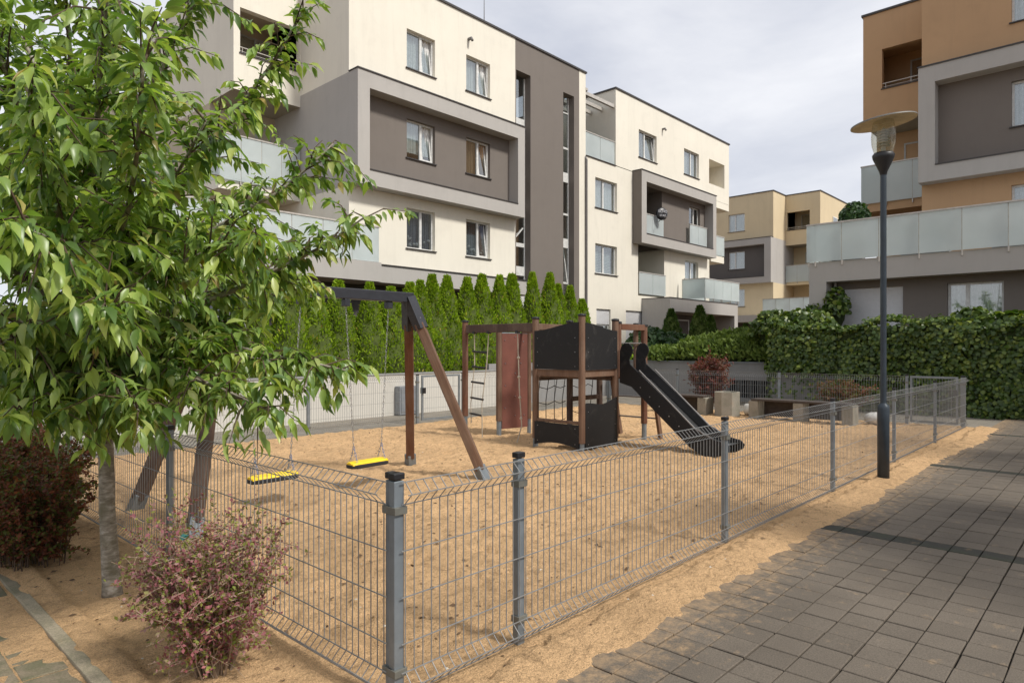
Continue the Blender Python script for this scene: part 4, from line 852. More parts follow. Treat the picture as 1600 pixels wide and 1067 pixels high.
# slide
sx0, sx1 = 9.12, 9.60
prof = [(6.12, 1.14), (5.95, 1.13), (5.80, 1.06), (4.86, 0.28), (4.66, 0.18), (4.45, 0.15), (4.30, 0.17)]
bed = MB()
for (ya_, za_), (yb2, zb2) in zip(prof, prof[1:]): bed.add([(sx0+0.02, ya_, za_), (sx1-0.02, ya_, za_), (sx1-0.02, yb2, zb2), (sx0+0.02, yb2, zb2), (sx0+0.02, ya_, za_-0.01), (sx1-0.02, ya_, za_-0.01), (sx1-0.02, yb2, zb2-0.01), (sx0+0.02, yb2, zb2-0.01)], [(0, 1, 2, 3), (7, 6, 5, 4), (0, 3, 7, 4), (1, 5, 6, 2)])
bed.build('slide_bed', 'slide_steel', T, smooth=True)
side = [(6.10, 1.02), (5.88, 0.96), (4.86, 0.10), (4.62, -0.02), (4.36, 0.02), (4.24, 0.09), (4.22, 0.15), (4.28, 0.21), (4.50, 0.25), (4.78, 0.38), (5.78, 1.22), (5.90, 1.32), (5.92, 1.40), (5.88, 1.47), (5.85, 1.54), (5.87, 1.61), (5.93, 1.66), (6.01, 1.66), (6.07, 1.61), (6.10, 1.53)]
for xx in (sx0, sx1):
    sp = MB().prism(side, lambda a, z, t_: (xx+t_, a, z), -0.012, 0.012).build('slide_side', 'panel_black', T, bevel=0.004)
    for k in range(6):
        f_ = 0.1 + 0.15*k; MB().tube([(xx-0.013, 5.82-1.13*f_, 1.05-0.93*f_), (xx-0.019, 5.82-1.13*f_, 1.05-0.93*f_)], 0.010, 8).build('bolt', 'screw', sp)
rl2 = MB(); 
for xx in (sx0, sx1): rl2.tube([(xx, 5.74, 1.225), (xx, 4.78, 0.385), (xx, 4.50, 0.255)], 0.014, 6)
rl2.build('slide_edge', 'pipe', T); MB().box(sx0+0.1, sx0+0.16, 4.55, 4.62, -0.1, 0.14).box(sx1-0.16, sx1-0.1, 4.55, 4.62, -0.1, 0.14).build('slide_foot', 'galv_dark', T)

# ================================================================== BENCHES, PLANTER, STONE
def bench(y0, y1, label, n=3):
    b_ = empty('bench', (14.75, (y0+y1)/2, 0)); tag(b_, label, 'bench', 'benches on concrete blocks along the far fence'); h = (y1-y0)/2
    for k in range(n):
        yy = -h + 2*h*k/(n-1); part('support', 'concrete', b_, -0.2, 0.2, yy-0.11, yy+0.11, -0.1, 0.40, bevel=0.015)
    for k in range(4): part('slat', 'bench_wood', b_, -0.21+0.11*k, -0.12+0.11*k, -h-0.05, h+0.05, 0.402, 0.445, bevel=0.005)
    part('apron', 'bench_wood', b_, 0.16, 0.20, -h, h, 0.05, 0.39)
    return b_
bench(7.45, 8.55, 'low bench with dark slats left of the concrete planter', 2); bench(4.25, 6.2, 'long low bench with dark slats right of the concrete planter')
pl_ = empty('planter', (14.85, 6.95, 0)); tag(pl_, 'squat octagonal concrete planter standing between the two benches', 'planter')
pp = MB(); pr_ = [(0.0, -0.1), (0.30, -0.1), (0.30, 0.55), (0.235, 0.55), (0.22, 0.50), (0.0, 0.50)]; pp.lathe(pr_, n=8); pp.build('body', 'concrete', pl_)
part('planter_soil', 'soil', pl_, -0.14, 0.14, -0.14, 0.14, 0.495, 0.515)
for (y, label) in ((8.0, 'pale cushion roll on the ground behind the left bench'), (6.3, 'pale cushion roll lying right of the concrete planter')):
    c_ = MB().tube([(15.1, y-0.33, 0.30), (15.1, y-0.31, 0.30), (15.1, y+0.31, 0.30), (15.1, y+0.33, 0.30)], [0.08, 0.13, 0.13, 0.08], 14).build('pale_log', 'cushion', smooth=True); c_.location = (0, 0, -0.15)
    tag(c_, label.replace('cushion roll', 'round log'), 'log', 'pale logs behind the benches')
st = MB(); rng2 = random.Random(3)
for i in range(8):
    for j in range(12):
        a = math.pi*i/7; b2 = 2*math.pi*j/12; q = 1 + 0.15*mnoise.noise((math.cos(b2)*2, math.sin(b2)*2, i)); st.v.append((0.20*math.sin(a)*math.cos(b2)*q, 0.22*math.sin(a)*math.sin(b2)*q, 0.13*math.cos(a)*q))
st.f = [(i*12+j, i*12+(j+1) % 12, (i+1)*12+(j+1) % 12, (i+1)*12+j) for i in range(7) for j in range(12)]
bo = st.build('boulder', 'stone_white', smooth=True); bo.location = (15.2, 3.9, 0.12); tag(bo, 'rounded pale boulder in the sand behind the lamp base', 'boulder')

# ================================================================== CHERRY TREE
Tr = empty('cherry_tree', (1.38, 4.81, 0)); tag(Tr, 'young cherry tree with pale trunk and drooping green leaves, at the left front', 'tree')
TB = Vector((1.38, 4.81, 0)); rt = random.Random(21)
trunk_pts = [(1.385, 4.80, -0.1), (1.375, 4.81, 0.1), (1.355, 4.82, 0.55), (1.35, 4.83, 0.95), (1.31, 4.89, 1.5), (1.30, 4.92, 1.95), (1.33, 4.90, 2.6), (1.40, 4.84, 3.3), (1.45, 4.75, 4.2), (1.5, 4.7, 5.0)]
tk = MB(); tk.tube([Vector(p)-TB for p in trunk_pts], [0.072, 0.054, 0.047, 0.045, 0.042, 0.047, 0.036, 0.026, 0.015, 0.006], 14)
def on_trunk(z):
    for a, b_ in zip(trunk_pts, trunk_pts[1:]):
        if a[2] <= z <= b_[2]: k_ = (z-a[2])/(b_[2]-a[2]); return Vector(a).lerp(Vector(b_), k_)
    return Vector(trunk_pts[-1])
tips = [((2.28, 3.55, 1.47), 1.45, -1), ((2.44, 3.54, 2.42), 1.7, 1), ((2.47, 3.96, 2.97), 1.95, 1), ((2.34, 4.10, 3.88), 2.1, 1), ((1.89, 4.42, 4.25), 2.5, 1), ((0.92, 2.80, 2.70), 1.8, 1), ((0.62, 3.14, 2.63), 1.9, 1),
        ((0.58, 3.04, 2.05), 1.6, 0), ((1.50, 3.08, 2.10), 1.6, 0), ((0.86, 3.04, 1.72), 1.4, -1), ((1.75, 3.42, 1.25), 1.35, -1), ((0.72, 3.92, 1.27), 1.35, -1), ((1.15, 3.64, 1.29), 1.3, -1), ((0.38, 5.9, 3.1), 2.0, 1),
        ((0.43, 5.4, 1.95), 1.5, 0), ((0.60, 4.63, 3.65), 2.3, 1), ((2.49, 5.83, 2.78), 1.9, 1), ((1.83, 6.4, 3.8), 2.2, 1), ((2.75, 4.73, 2.10), 1.6, 0), ((1.24, 6.9, 2.7), 1.9, 0), ((2.29, 5.61, 1.61), 1.4, 0),
        ((0.90, 4.02, 3.86), 2.4, 1), ((0.30, 4.6, 2.3), 1.7, 0), ((1.40, 3.45, 2.75), 2.0, 1), ((0.75, 4.3, 1.5), 1.4, 0), ((0.45, 3.6, 3.2), 2.2, 1), ((1.0, 3.5, 3.3), 2.3, 1),
        ((1.95, 3.85, 1.5), 1.4, -1), ((1.6, 4.0, 1.45), 1.4, -1), ((1.0, 4.2, 1.35), 1.35, -1), ((1.9, 4.4, 1.75), 1.5, 0), ((1.2, 3.9, 2.2), 1.7, 0), ((0.8, 4.6, 2.6), 1.9, 0), ((0.35, 4.9, 1.5), 1.4, 0), ((1.7, 5.2, 2.3), 1.6, 0), ((0.55, 3.5, 1.6), 1.5, 0), ((1.5, 5.4, 4.2), 2.6, 1), ((0.8, 5.2, 4.0), 2.5, 1), ((0.2, 4.0, 2.7), 2.0, 1), ((1.1, 5.8, 1.5), 1.4, 0), ((0.6, 5.6, 1.35), 1.4, -1)]
lp, la, lnn, lsz = [], [], [], []
twg = MB()
def leafy(pts, step, size, start=0.0):
    """leaves along a twig, hanging"""
    pts = [Vector(p) for p in pts]; tot = sum((b_-a).length for a, b_ in zip(pts, pts[1:])); s_ = tot*start; sd_ = 1
    while s_ <= tot:
        r_ = s_; 
        for a, b_ in zip(pts, pts[1:]):
            l_ = (b_-a).length
            if r_ <= l_: p = a.lerp(b_, r_/l_); d = (b_-a).normalized(); break
            r_ -= l_
        else: p, d = pts[-1], (pts[-1]-pts[-2]).normalized()
        sdv = d.cross(Vector((0, 0, 1))); sdv = sdv.normalized() if sdv.length > 0.1 else Vector((1, 0, 0))
        nl = 3 if s_ > tot - step else 1
        for q in range(nl):
            ax = d*rt.uniform(0.2, 0.7) + sdv*sd_*rt.uniform(0.3, 0.95) + Vector((rt.uniform(-.3, .3), rt.uniform(-.3, .3), rt.uniform(-0.85, 0.05)))
            nm = Vector((rt.uniform(-.6, .6), rt.uniform(-.6, .6), 1.0)) + sdv*sd_*0.4
            ax.normalize(); lp.append(p + ax*0.015); la.append(ax); lnn.append(nm); lsz.append(size*rt.choice((rt.uniform(0.45, 0.8), rt.uniform(0.75, 1.25), rt.uniform(0.8, 1.2)))); sd_ = -sd_
        s_ += step*rt.uniform(0.7, 1.3)
for tip, z0, up in tips:
    a = on_trunk(z0); b_ = Vector(tip); Ld = (b_-a).length
    ctrl = a.lerp(b_, 0.5) + Vector((0, 0, 0.16*Ld if up <= 0 else -0.10*Ld)) + Vector((rt.uniform(-.08, .08), rt.uniform(-.08, .08), 0))
    P = []
    for k in range(9):
        u_ = k/8; p = a*(1-u_)**2 + ctrl*2*u_*(1-u_) + b_*u_*u_; P.append(p + Vector((rt.uniform(-.02, .02), rt.uniform(-.02, .02), rt.uniform(-.02, .02)))*(k > 0))
    r0 = 0.016 + 0.006*Ld; tk.tube([p-TB for p in P], [r0*(1-0.82*k/8) for k in range(9)], 7)
    leafy(P[4:], 0.019, 0.102)
    nt_ = int(23 + 9*Ld)
    for k in range(nt_):
        u_ = 0.22 + 0.78*(k + rt.random())/nt_; i = min(int(u_*8), 7); p = P[i].lerp(P[i+1], u_*8 - i)
        d = (P[i+1]-P[i]).normalized(); rd = Vector((rt.gauss(0, 1), rt.gauss(0, 1), rt.gauss(0.15, 0.7))).normalized()
        q = (d*0.75 + rd*0.9).normalized(); tl = rt.uniform(0.16, 0.48)*(1.12 - 0.4*u_)
        Q = [p, p + q*tl*0.5 + Vector((0, 0, 0.02)), p + q*tl + Vector((0, 0, -0.10*tl - 0.02))]
        twg.tube([v_-TB for v_ in Q], [0.0055, 0.004, 0.002], 5); leafy(Q, 0.0205, 0.098, 0.12)
tk.build('trunk', 'bark', Tr, smooth=True); twg.build('twigs', 'twig', Tr)
lp = np.array([tuple(v_) for v_ in lp]); la = np.array([tuple(v_) for v_ in la]); lnn = np.array([tuple(v_) for v_ in lnn]); lsz = np.array(lsz)
keep = lp[:, 2] > 1.06; keep &= ~((lp[:, 0] < 0.55) & (lp[:, 1] < 2.6)); lp, la, lnn, lsz = lp[keep], la[keep], lnn[keep], lsz[keep]
dd = 0.7314*lp[:, 0] + 0.682*lp[:, 1]; lat = (0.682*lp[:, 0] - 0.7314*lp[:, 1])/dd; ver = (lp[:, 2]-1.6)/dd
vis_ = (np.abs(lat) < 0.77) & (np.abs(ver) < 0.52); dist = np.where(vis_, dd/lsz, 1e9)
order = np.argsort(dist); nearI = order[:300]; farI = order[300:]
lm_variants = []
for k in range(4):
    tv, tf2 = leaf_template(0.170+0.018*k, 0.06+0.025*k, 0.16+0.12*k); me = mesh_np('leaf', tv, tf2, 'leaf_cherry'); me.polygons.foreach_set('use_smooth', [True]*len(me.polygons)); lm_variants.append(me)
for i in nearI:
    ax = Vector(la[i]).normalized(); nm = Vector(lnn[i]); nm = (nm - ax*nm.dot(ax)).normalized(); sd2 = nm.cross(ax)
    o = bpy.data.objects.new('leaf', lm_variants[i % 4]); link(o, Tr)
    M3 = Matrix((ax, sd2, nm)).transposed().to_4x4(); o.matrix_local = Matrix.Translation(Vector(lp[i])-TB) @ M3 @ Matrix.Scale(float(lsz[i]), 4)
allv, allf, off = [], [], 0
for k in range(4):
    sel = farI[k::4]; V_, F_ = scatter(*leaf_template(0.170+0.018*k, 0.06+0.025*k, 0.16+0.12*k), lp[sel]-np.array(TB), la[sel], lnn[sel], lsz[sel]); allv.append(V_); allf.append(F_+off); off += len(V_)
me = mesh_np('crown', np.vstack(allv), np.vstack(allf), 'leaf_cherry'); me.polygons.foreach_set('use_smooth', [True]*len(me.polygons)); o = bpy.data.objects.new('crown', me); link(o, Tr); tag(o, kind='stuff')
print('cherry leaves', len(lp))

# ================================================================== SHRUBS
def twig_bush(name, loc, H_, R_, nst, nlv, lsz_, lmat, tmat, label, cat='shrub', seed=1, lean=(0, 0), spread=0.06, group=None, start=0.18, up=1.0):
    rg = random.Random(seed); e_ = empty(name, loc); tag(e_, label, cat, group); tw = MB(); P_, A_, N_, S_ = [], [], [], []
    for k in range(nst):
        an = rg.uniform(0, 2*math.pi); rr = math.sqrt(rg.random()); h_ = H_*rg.uniform(0.50, 1.0)*(1 - 0.22*rr*up)*(1.14 if rg.random() < 0.07 else 1)
        b0 = Vector((spread*rr*math.cos(an), spread*rr*math.sin(an), -0.03)); tp = Vector((R_*rr*math.cos(an) + lean[0], R_*rr*math.sin(an) + lean[1], h_))
        cc = b0.lerp(tp, 0.5) + Vector((-0.16*R_*math.cos(an)*rr, -0.16*R_*math.sin(an)*rr, 0.12*H_)); pts = []
        for i in range(7):
            u_ = i/6; pts.append(b0*(1-u_)**2 + cc*2*u_*(1-u_) + tp*u_*u_ + Vector((rg.gauss(0, .012), rg.gauss(0, .012), 0))*(i > 0))
        r0 = rg.uniform(0.003, 0.0065); tw.tube(pts, [r0*(1-0.8*i/6) for i in range(7)], 4)
        subs = [pts[1:]]
        for q in range(7):
            i = rg.randint(1, 5); d = Vector((rg.gauss(0, 1), rg.gauss(0, 1), rg.gauss(0.5, 0.6))).normalized(); l_ = rg.uniform(0.10, 0.26)*H_
            sp = [pts[i], pts[i]+d*l_*0.5, pts[i]+d*l_+Vector((0, 0, -0.02))]; tw.tube(sp, [0.0022, 0.0016, 0.0008], 3); subs.append(sp)
        for sp in subs:
            nn = int(nlv*(1.0 if sp is subs[0] else 0.45))
            for q in range(nn):
                u_ = rg.random()*(len(sp)-1); i = min(int(u_), len(sp)-2); p = sp[i].lerp(sp[i+1], u_-i)
                if p.z < H_*start*rg.uniform(0.6, 1.6): continue
                P_.append(p); A_.append(Vector((rg.gauss(0, 1), rg.gauss(0, 1), rg.gauss(0.2, 0.8)))); N_.append(Vector((rg.gauss(0, .7), rg.gauss(0, .7), 1))); S_.append(lsz_*rg.uniform(0.6, 1.3))
    tw.build('stems', tmat, e_)
    V_, F_ = scatter(*SMALL, np.array([tuple(p) for p in P_]), np.array([tuple(p) for p in A_]), np.array([tuple(p) for p in N_]), np.array(S_))
    o = bpy.data.objects.new('foliage', mesh_np('foliage', V_, F_, lmat)); link(o, e_); tag(o, kind='stuff'); return e_
bb = twig_bush('barberry_bush', (1.42, 3.36, 0), 0.93, 0.45, 105, 52, 0.022, 'leaf_barberry', 'twig_red', 'purple and green twiggy barberry bush in front of the fence, beside the cherry trunk', seed=5, spread=0.10, start=0.06)
for k, (dx, dy) in enumerate(((0.05, 0.02), (-0.08, 0.10), (-0.02, -0.09))):
    MB().tube([(dx*0.3, dy*0.3-0.03, -0.03), (dx-0.03, dy-0.02, 0.25), (dx*1.8-0.05, dy*1.6, 0.52)], [0.009, 0.008, 0.005], 6).build('old_stem', 'twig_pale', bb)
rag = MB(); rag.add([(-.02, 0, 0), (.0, .012, .012), (.022, -.004, .004), (.012, .01, -.016), (-.008, -.008, -.014), (0, -.012, .006)], [(0, 1, 5), (1, 2, 5), (2, 3, 5), (3, 4, 5), (4, 0, 5), (0, 4, 3, 2, 1)]); rag = rag.build('plastic_scrap', 'teal_rag'); rag.location = (1.22, 3.22, 0.72); tag(rag, 'small teal plastic scrap caught in the barberry twigs', 'litter')
for k, (x, y, h, r, s_) in enumerate(((1.18, 6.0, 0.95, 0.5, 11), (1.35, 7.0, 1.0, 0.55, 12), (0.95, 6.9, 1.0, 0.55, 13), (1.3, 8.1, 1.15, 0.6, 14))):
    twig_bush('barberry_bush', (x, y, 0), h, r, 90, 60, 0.034, 'leaf_barberry_dark', 'twig', ['dark red barberry shrub just left of the cherry trunk, nearest the path kerb', 'dark barberry shrub behind the cherry trunk along the fence, second back', 'dark barberry shrub at the left picture edge beside the path', 'dark barberry shrub furthest back along the left fence'][k], seed=s_, spread=0.3, group='dark barberries under the cherry tree', start=0.0)
twig_bush('barberry_bush', (17.0, 8.5, -0.05), 1.62, 0.62, 90, 30, 0.075, 'leaf_red', 'twig_red', 'bright red upright barberry bush in front of the grey retaining wall', seed=21, spread=0.12, start=0.1)
twig_bush('barberry_bush', (17.2, 5.1, -0.05), 0.98, 0.75, 80, 26, 0.06, 'leaf_barberry_dark', 'twig_red', 'brownish barberry bush between the far fence and the ivy hedge', seed=22, spread=0.15, start=0.1)

# ---- thujas
TH = []
def thuja_mesh(seed, dark=False, n=6500, slim=0.42):
    rg = np.random.default_rng(seed); u_ = rg.random(n)**0.75; z = u_*0.96
    prof = slim*np.clip((1-z)**0.80, 0.0, 1)*np.clip(0.72 + 2.0*z, 0, 1.0)
    an = rg.uniform(0, 2*np.pi, n); lump = 1 + 0.09*np.sin(an*3 + z*17 + seed) + 0.09*np.sin(an*5 - z*31)
    r_ = prof*lump*rg.uniform(0.86, 1.08, n)
    pos = np.stack([r_*np.cos(an), r_*np.sin(an), z*1.9], 1)
    ax = np.stack([np.cos(an)*0.42, np.sin(an)*0.42, np.ones(n)], 1) + rg.normal(0, 0.40, (n, 3))
    nm = np.stack([-np.sin(an), np.cos(an), np.zeros(n)], 1) + rg.normal(0, 0.8, (n, 3))
    V_, F_ = scatter(*SPRAY, pos, ax, nm, rg.uniform(0.035, 0.072, n))
    fo = mesh_np('foliage', V_, F_, 'leaf_thuja_dark' if dark else 'leaf_thuja')
    c_ = MB().lathe([(slim*0.58, 0.0), (slim*0.76, 0.48), (slim*0.60, 0.95), (slim*0.32, 1.52), (0.0, 1.8)], n=10); me_ = bpy.data.meshes.new('core'); me_.from_pydata(c_.v, [], c_.f); me_.materials.append(MAT['core_thuja'])
    return fo, me_
TH = [thuja_mesh(31+k) for k in range(4)]; THD = [thuja_mesh(51+k, True, 4500, 0.40) for k in range(2)]
def thuja(x, y, zb, h, wd, label, group, dark=False, k=0):
    e_ = empty('thuja', (x, y, zb), k*1.7); tag(e_, label, 'conifer', group); fo, co = (THD if dark else TH)[k % (2 if dark else 4)]
    for nm_, me_ in (('crown', fo), ('trunk', co)):  # 'trunk' is the added dark core cone inside the foliage, not a stem
        o = bpy.data.objects.new(nm_, me_); link(o, e_); o.scale = (wd/0.8, wd/0.8, h/1.9)
    o2 = [c for c in e_.children if c.name.startswith('crown')][0]; o2['kind'] = 'stuff'
ORD = ['first', 'second', 'third', 'fourth', 'fifth', 'sixth', 'seventh', 'eighth', 'ninth', 'tenth', 'eleventh', 'twelfth', 'thirteenth', 'fourteenth', 'fifteenth', 'sixteenth', 'seventeenth', 'eighteenth', 'nineteenth', 'twentieth', 'twenty-first', 'twenty-second', 'twenty-third', 'twenty-fourth']
row = [(3.6, 3.2), (4.4, 3.3), (5.2, 3.1), (6.0, 3.3), (6.8, 3.15), (7.57, 3.35), (8.25, 3.1), (8.95, 3.2), (9.69, 3.18), (10.35, 3.12), (10.95, 3.28), (11.42, 3.38), (11.88, 3.58), (12.45, 3.6), (13.15, 3.6), (13.65, 3.72), (14.34, 3.74), (14.96, 3.84), (15.97, 3.98), (16.77, 4.02), (17.37, 3.7), (17.99, 3.68), (18.6, 3.25)]
for i, (x, z) in enumerate(row):
    thuja(x, 14.0 + random.uniform(-.12, .12), 0.7, z-0.62, random.uniform(1.05, 1.32), ORD[len(row)-1-i] + ' bright green thuja from the right end of the row behind the whitish wall', 'thuja row behind the wall', k=i)
for i, (x, y, z, h, w_, lb) in enumerate(((24.0, 13.6, 0.9, 2.3, 1.3, 'dark conical thuja in front of the porch, taller and further left'), (27.0, 13.9, 0.9, 2.6, 1.5, 'dark conical thuja in front of the porch, in the middle of the bed'), (28.2, 14.0, 0.9, 2.2, 1.2, 'dark conical thuja in front of the porch, furthest right'))):
    thuja(x, y, z, h, w_, lb, 'dark thujas by the porch', True, i)
for i in range(6):
    thuja(27.6 + 0.25*i, 12.1 - 0.65*i, 0.9, 1.75 + 0.15*(i % 3), 1.0, ORD[i] + ' dark thuja from the left in the clump before the sand coloured block', 'clump of dark thujas at the back', True, i)

# ---- leafy masses
def leaf_shell(name, pts_fn, n, tmpl, sz, mat, label, cat, core=None, seed=1, jit=0.6, group=None, axis_bias=(0, 0, 0)):
    rg = np.random.default_rng(seed); pos, nrm_ = pts_fn(n, rg)
    ax = np.cross(nrm_, rdir(n, rg)) + np.array(axis_bias) + 0.25*nrm_
    V_, F_ = scatter(*tmpl, pos, ax, nrm_ + rg.normal(0, jit, (n, 3)), sz*rg.uniform(0.6, 1.3, n))
    e_ = empty(name, tuple(np.mean(pos, 0)*np.array([1, 1, 0]))); tag(e_, label, cat, group)
    o = bpy.data.objects.new('foliage', mesh_np('foliage', V_ - np.array(e_.location), F_, mat)); link(o, e_); tag(o, kind='stuff')
    if core: core.v = [(a-e_.location.x, b_-e_.location.y, c) for a, b_, c in core.v]; core.build('core', 'core_green', e_)
    return e_
IX, IY0, IY1, IZ = 18.35, -5.0, 7.35, 2.12
def ivy_pts(n, rg):
    y = rg.uniform(IY0, IY1, n); z = rg.uniform(0.0, IZ, n); bul = 0.10*np.sin(y*1.3)*np.sin(z*2.2) + 0.08*np.sin(y*3.7+z*2)
    x = IX - np.abs(rg.normal(0, 0.07, n)) - bul - 0.06; nr = np.tile([-1.0, 0, 0.35], (n, 1)); m_ = n//4
    ztop = IZ + 0.10*np.sin(y*1.9) + 0.07*np.sin(y*4.3+1); x[:m_] = rg.uniform(IX-0.2, IX+0.55, m_); z[:m_] = ztop[:m_] + np.abs(rg.normal(0, 0.07, m_)); nr[:m_] = [-0.3, 0, 1]
    e_ = m_ + n//14; y[m_:e_] = IY1 + np.abs(rg.normal(0, 0.06, e_-m_)); x[m_:e_] = rg.uniform(IX, IX+0.6, e_-m_); nr[m_:e_] = [0, 1, 0.3]
    # bare patches of wall low down at the left end
    low = (y > 5.6) & (z < 1.0) & (rg.random(n) < 0.8); z[low] += 0.9
    return np.stack([x, y, z], 1), nr
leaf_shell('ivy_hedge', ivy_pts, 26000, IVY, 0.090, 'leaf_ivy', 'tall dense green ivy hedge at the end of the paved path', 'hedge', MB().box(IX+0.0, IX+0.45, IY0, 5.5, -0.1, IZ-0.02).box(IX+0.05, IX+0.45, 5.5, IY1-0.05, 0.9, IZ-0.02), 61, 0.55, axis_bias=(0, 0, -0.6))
part('ivy_wall', 'wall_grey', None, IX+0.06, IX+0.3, 5.52, IY1, -0.1, 1.0); tag(bpy.data.objects['ivy_wall'], 'grey wall end showing under the left end of the ivy hedge', 'wall')
def blob(cs):
    cs = np.array(cs)
    def fn(n, rg):
        vol = cs[:, 3]*cs[:, 4]; pick = rg.choice(len(cs), n, p=vol/vol.sum()); d = rdir(n, rg); d[:, 2] = np.abs(d[:, 2])*1.0 - 0.12
        c_ = cs[pick]; k_ = rg.uniform(0.86, 1.08, n) + 0.06*np.sin(d[:, 0]*9)*np.sin(d[:, 1]*8)
        return np.stack([c_[:, 0] + d[:, 0]*c_[:, 3]*k_, c_[:, 1] + d[:, 1]*c_[:, 4]*k_, c_[:, 2] + d[:, 2]*c_[:, 5]*k_], 1), d + np.array([0, 0, 0.2])
    return fn
def blob_core(cs):
    mb_ = MB()
    for x, y, z, a, b_, c in cs:
        vs = []; 
        for i in range(7):
            for j in range(12):
                p = math.pi*i/6; q = 2*math.pi*j/12; vs.append((x + 0.86*a*math.sin(p)*math.cos(q), y + 0.86*b_*math.sin(p)*math.sin(q), z + 0.86*c*math.cos(p)))
        mb_.add(vs, [(i*12+j, i*12+(j+1) % 12, (i+1)*12+(j+1) % 12, (i+1)*12+j) for i in range(6) for j in range(12)])
    return mb_
jun = [(19.9, 11.3, 1.2, 1.0, 1.0, 0.42), (20.0, 10.0, 1.3, 1.2, 1.1, 0.66), (20.1, 8.8, 1.3, 1.2, 1.0, 0.72), (20.1, 7.9, 1.3, 1.2, 0.9, 0.70), (20.9, 9.3, 1.35, 1.0, 1.6, 0.82)]
leaf_shell('juniper', blob(jun), 12000, SPRAY, 0.17, 'leaf_juniper', 'wide spreading green juniper on top of the grey retaining wall', 'shrub', blob_core(jun), 71, 0.9, axis_bias=(-0.5, -0.1, 0.7))
sh = [(22.3, 13.6, 1.5, 1.0, 0.8, 0.9), (23.4, 13.2, 1.4, 1.0, 0.8, 0.8), (21.2, 13.5, 1.2, 0.8, 0.7, 0.65)]
leaf_shell('shrub', blob(sh), 4200, IVY, 0.15, 'leaf_shrub', 'dark leafy shrub right of the climbing tower, before the cream block', 'shrub', blob_core(sh), 72, 0.7)
hd = [(19.6 + 0.8*k, 12.6 + 0.05*(k % 2), 1.05, 0.6, 0.4, 0.55) for k in range(9)]
leaf_shell('clipped_hedge', blob(hd), 5200, SPRAY, 0.13, 'leaf_thuja', 'low yellow green clipped hedge strip behind the slide', 'hedge', blob_core(hd), 73, 0.8)
vn = [(20.0, 6.65, 2.2, 0.35, 0.5, 0.7), (19.4, 7.6, 2.0, 0.5, 0.7, 0.7), (19.95, 6.1, 2.6, 0.25, 0.35, 0.7), (19.3, 6.8, 2.2, 0.5, 0.8, 0.45)]
leaf_shell('climbing_vine', blob(vn), 2600, IVY, 0.13, 'leaf_ivy', 'light green vine climbing the grey terrace pillar beside the roller shutter', 'vine', blob_core([(a, b_, c, d*.8, e*.8, f*.8) for a, b_, c, d, e, f in vn]), 74, 0.7)
hp = [(18.8, y, 2.1, 0.4, 0.5, 0.18 + 0.12*((k*7) % 3)) for k, y in enumerate((1.2, 2.0, 2.7, 3.3, 0.4))]
leaf_shell('shrub', blob(hp), 1800, IVY, 0.14, 'leaf_ivy', 'loose leafy shoots rising above the ivy hedge in front of the terrace door', 'shrub', None, 75, 0.8)
tp_ = [(21.6, 6.1, 5.4, 0.45, 0.4, 0.55)]
leaf_shell('potted_shrub', blob(tp_), 700, IVY, 0.10, 'leaf_shrub', 'dark leafy potted shrub on the orange block terrace', 'shrub', blob_core(tp_), 76, 0.8)
def verge_pts(n, rg):
    x = rg.uniform(2.4, 9, n); y = 0.30 - np.abs(rg.normal(0, 0.35, n)) ; return np.stack([x, y - 0.02*x, rg.uniform(0.0, 0.07, n)], 1), np.tile([0, 0, 1.0], (n, 1))
leaf_shell('ground_cover', verge_pts, 1500, IVY, 0.045, 'leaf_shrub', 'low green weeds along the right edge of the paving', 'weeds', None, 77, 0.7)['kind'] = 'stuff'

# ================================================================== LITTER ON THE SAND
rg = np.random.default_rng(5); n = 2600
px = rg.uniform(1.05, 15.5, n); py = rg.uniform(2.15, 10.8, n); keep = (rg.random(n) < 1/(0.35 + 0.12*np.hypot(px, py)))
pz = np.array([sand_h(a, b_) for a, b_ in zip(px, py)]) + 0.006; P_ = np.stack([px, py, pz], 1)[keep]
V_, F_ = scatter(*SMALL, P_, np.c_[rg.normal(size=(len(P_), 2)), rg.normal(0, .2, len(P_))], np.c_[rg.normal(0, .3, (len(P_), 2)), np.ones(len(P_))], rg.uniform(0.012, 0.05, len(P_)))
o = bpy.data.objects.new('leaf_litter', mesh_np('leaf_litter', V_, F_, 'dry_leaf')); link(o); tag(o, 'scattered dry brown leaf bits lying on the sand', 'leaf litter', kind='stuff')
n = 260; px = rg.uniform(1.05, 12, n); py = rg.uniform(2.15, 8, n); PB = ([(-.5, -.5, 0), (.5, -.4, 0), (.4, .5, 0), (-.5, .4, 0), (0, 0, .5)], [(0, 1, 4), (1, 2, 4), (2, 3, 4), (3, 0, 4)])
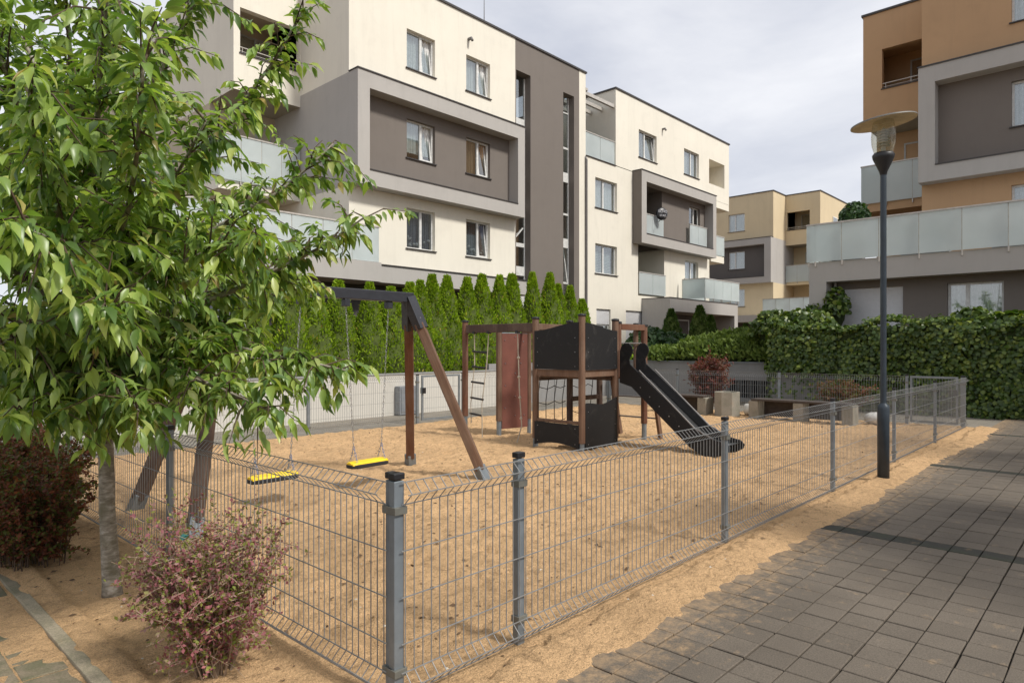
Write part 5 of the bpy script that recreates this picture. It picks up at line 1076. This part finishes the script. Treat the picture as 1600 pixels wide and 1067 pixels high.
P_ = np.stack([px, py, [sand_h(a, b_) - 0.002 for a, b_ in zip(px, py)]], 1)
V_, F_ = scatter(*PB, P_, np.c_[rg.normal(size=(n, 2)), np.zeros(n)], np.tile([0, 0, 1.0], (n, 1)), rg.uniform(0.006, 0.02, n))
o = bpy.data.objects.new('pebbles', mesh_np('pebbles', V_, F_, 'pebble')); link(o); tag(o, 'small pale pebbles scattered on the sand', 'pebbles', kind='stuff')

# ================================================================== STREET TREES to the right of the paved path (they shade it)
def street_tree(x, y, h, r, seed, label):
    rg = np.random.default_rng(seed); e_ = empty('street_tree', (x, y, -0.03)); tag(e_, label, 'tree', 'street trees along the right verge')
    tb = MB(); tb.tube([(0, 0, -0.1), (0.03, 0, 1.0), (0, 0.05, h*0.55), (0.05, 0, h*0.9)], [0.13, 0.10, 0.07, 0.02], 10); cs = []
    for k in range(16):
        a = rg.uniform(0, 2*math.pi); rr = r*math.sqrt(rg.random())*0.85; z = rg.uniform(h*0.45, h*0.95); c = (rr*math.cos(a), rr*math.sin(a), z); cs.append((*c, 0.75, 0.75, 0.55))
        tb.tube([(0, 0, h*0.33 + 0.1*k*0.2), (c[0]*0.5, c[1]*0.5, z*0.82), c], [0.04, 0.025, 0.008], 6)
    tb.build('trunk', 'bark', e_, smooth=True); n_ = 3000; pick = rg.integers(0, 16, n_); C_ = np.array(cs)[pick]; d_ = rdir(n_, rg)*rg.uniform(0.25, 1.0, (n_, 1))**0.5
    V_, F_ = scatter(*IVY, C_[:, :3] + d_*C_[:, 3:], rdir(n_, rg) + np.array([0, 0, -0.4]), rdir(n_, rg) + np.array([0, 0, 0.7]), rg.uniform(0.09, 0.16, n_))
    o = bpy.data.objects.new('crown', mesh_np('crown', V_, F_, 'leaf_shrub')); link(o, e_); tag(o, kind='stuff')
street_tree(7.2, -3.2, 5.4, 2.1, 91, 'leafy street tree on the right verge, nearest the mossy end of the paving')
street_tree(12.6, -3.6, 5.8, 2.2, 92, 'leafy street tree on the right verge, further along towards the ivy hedge')
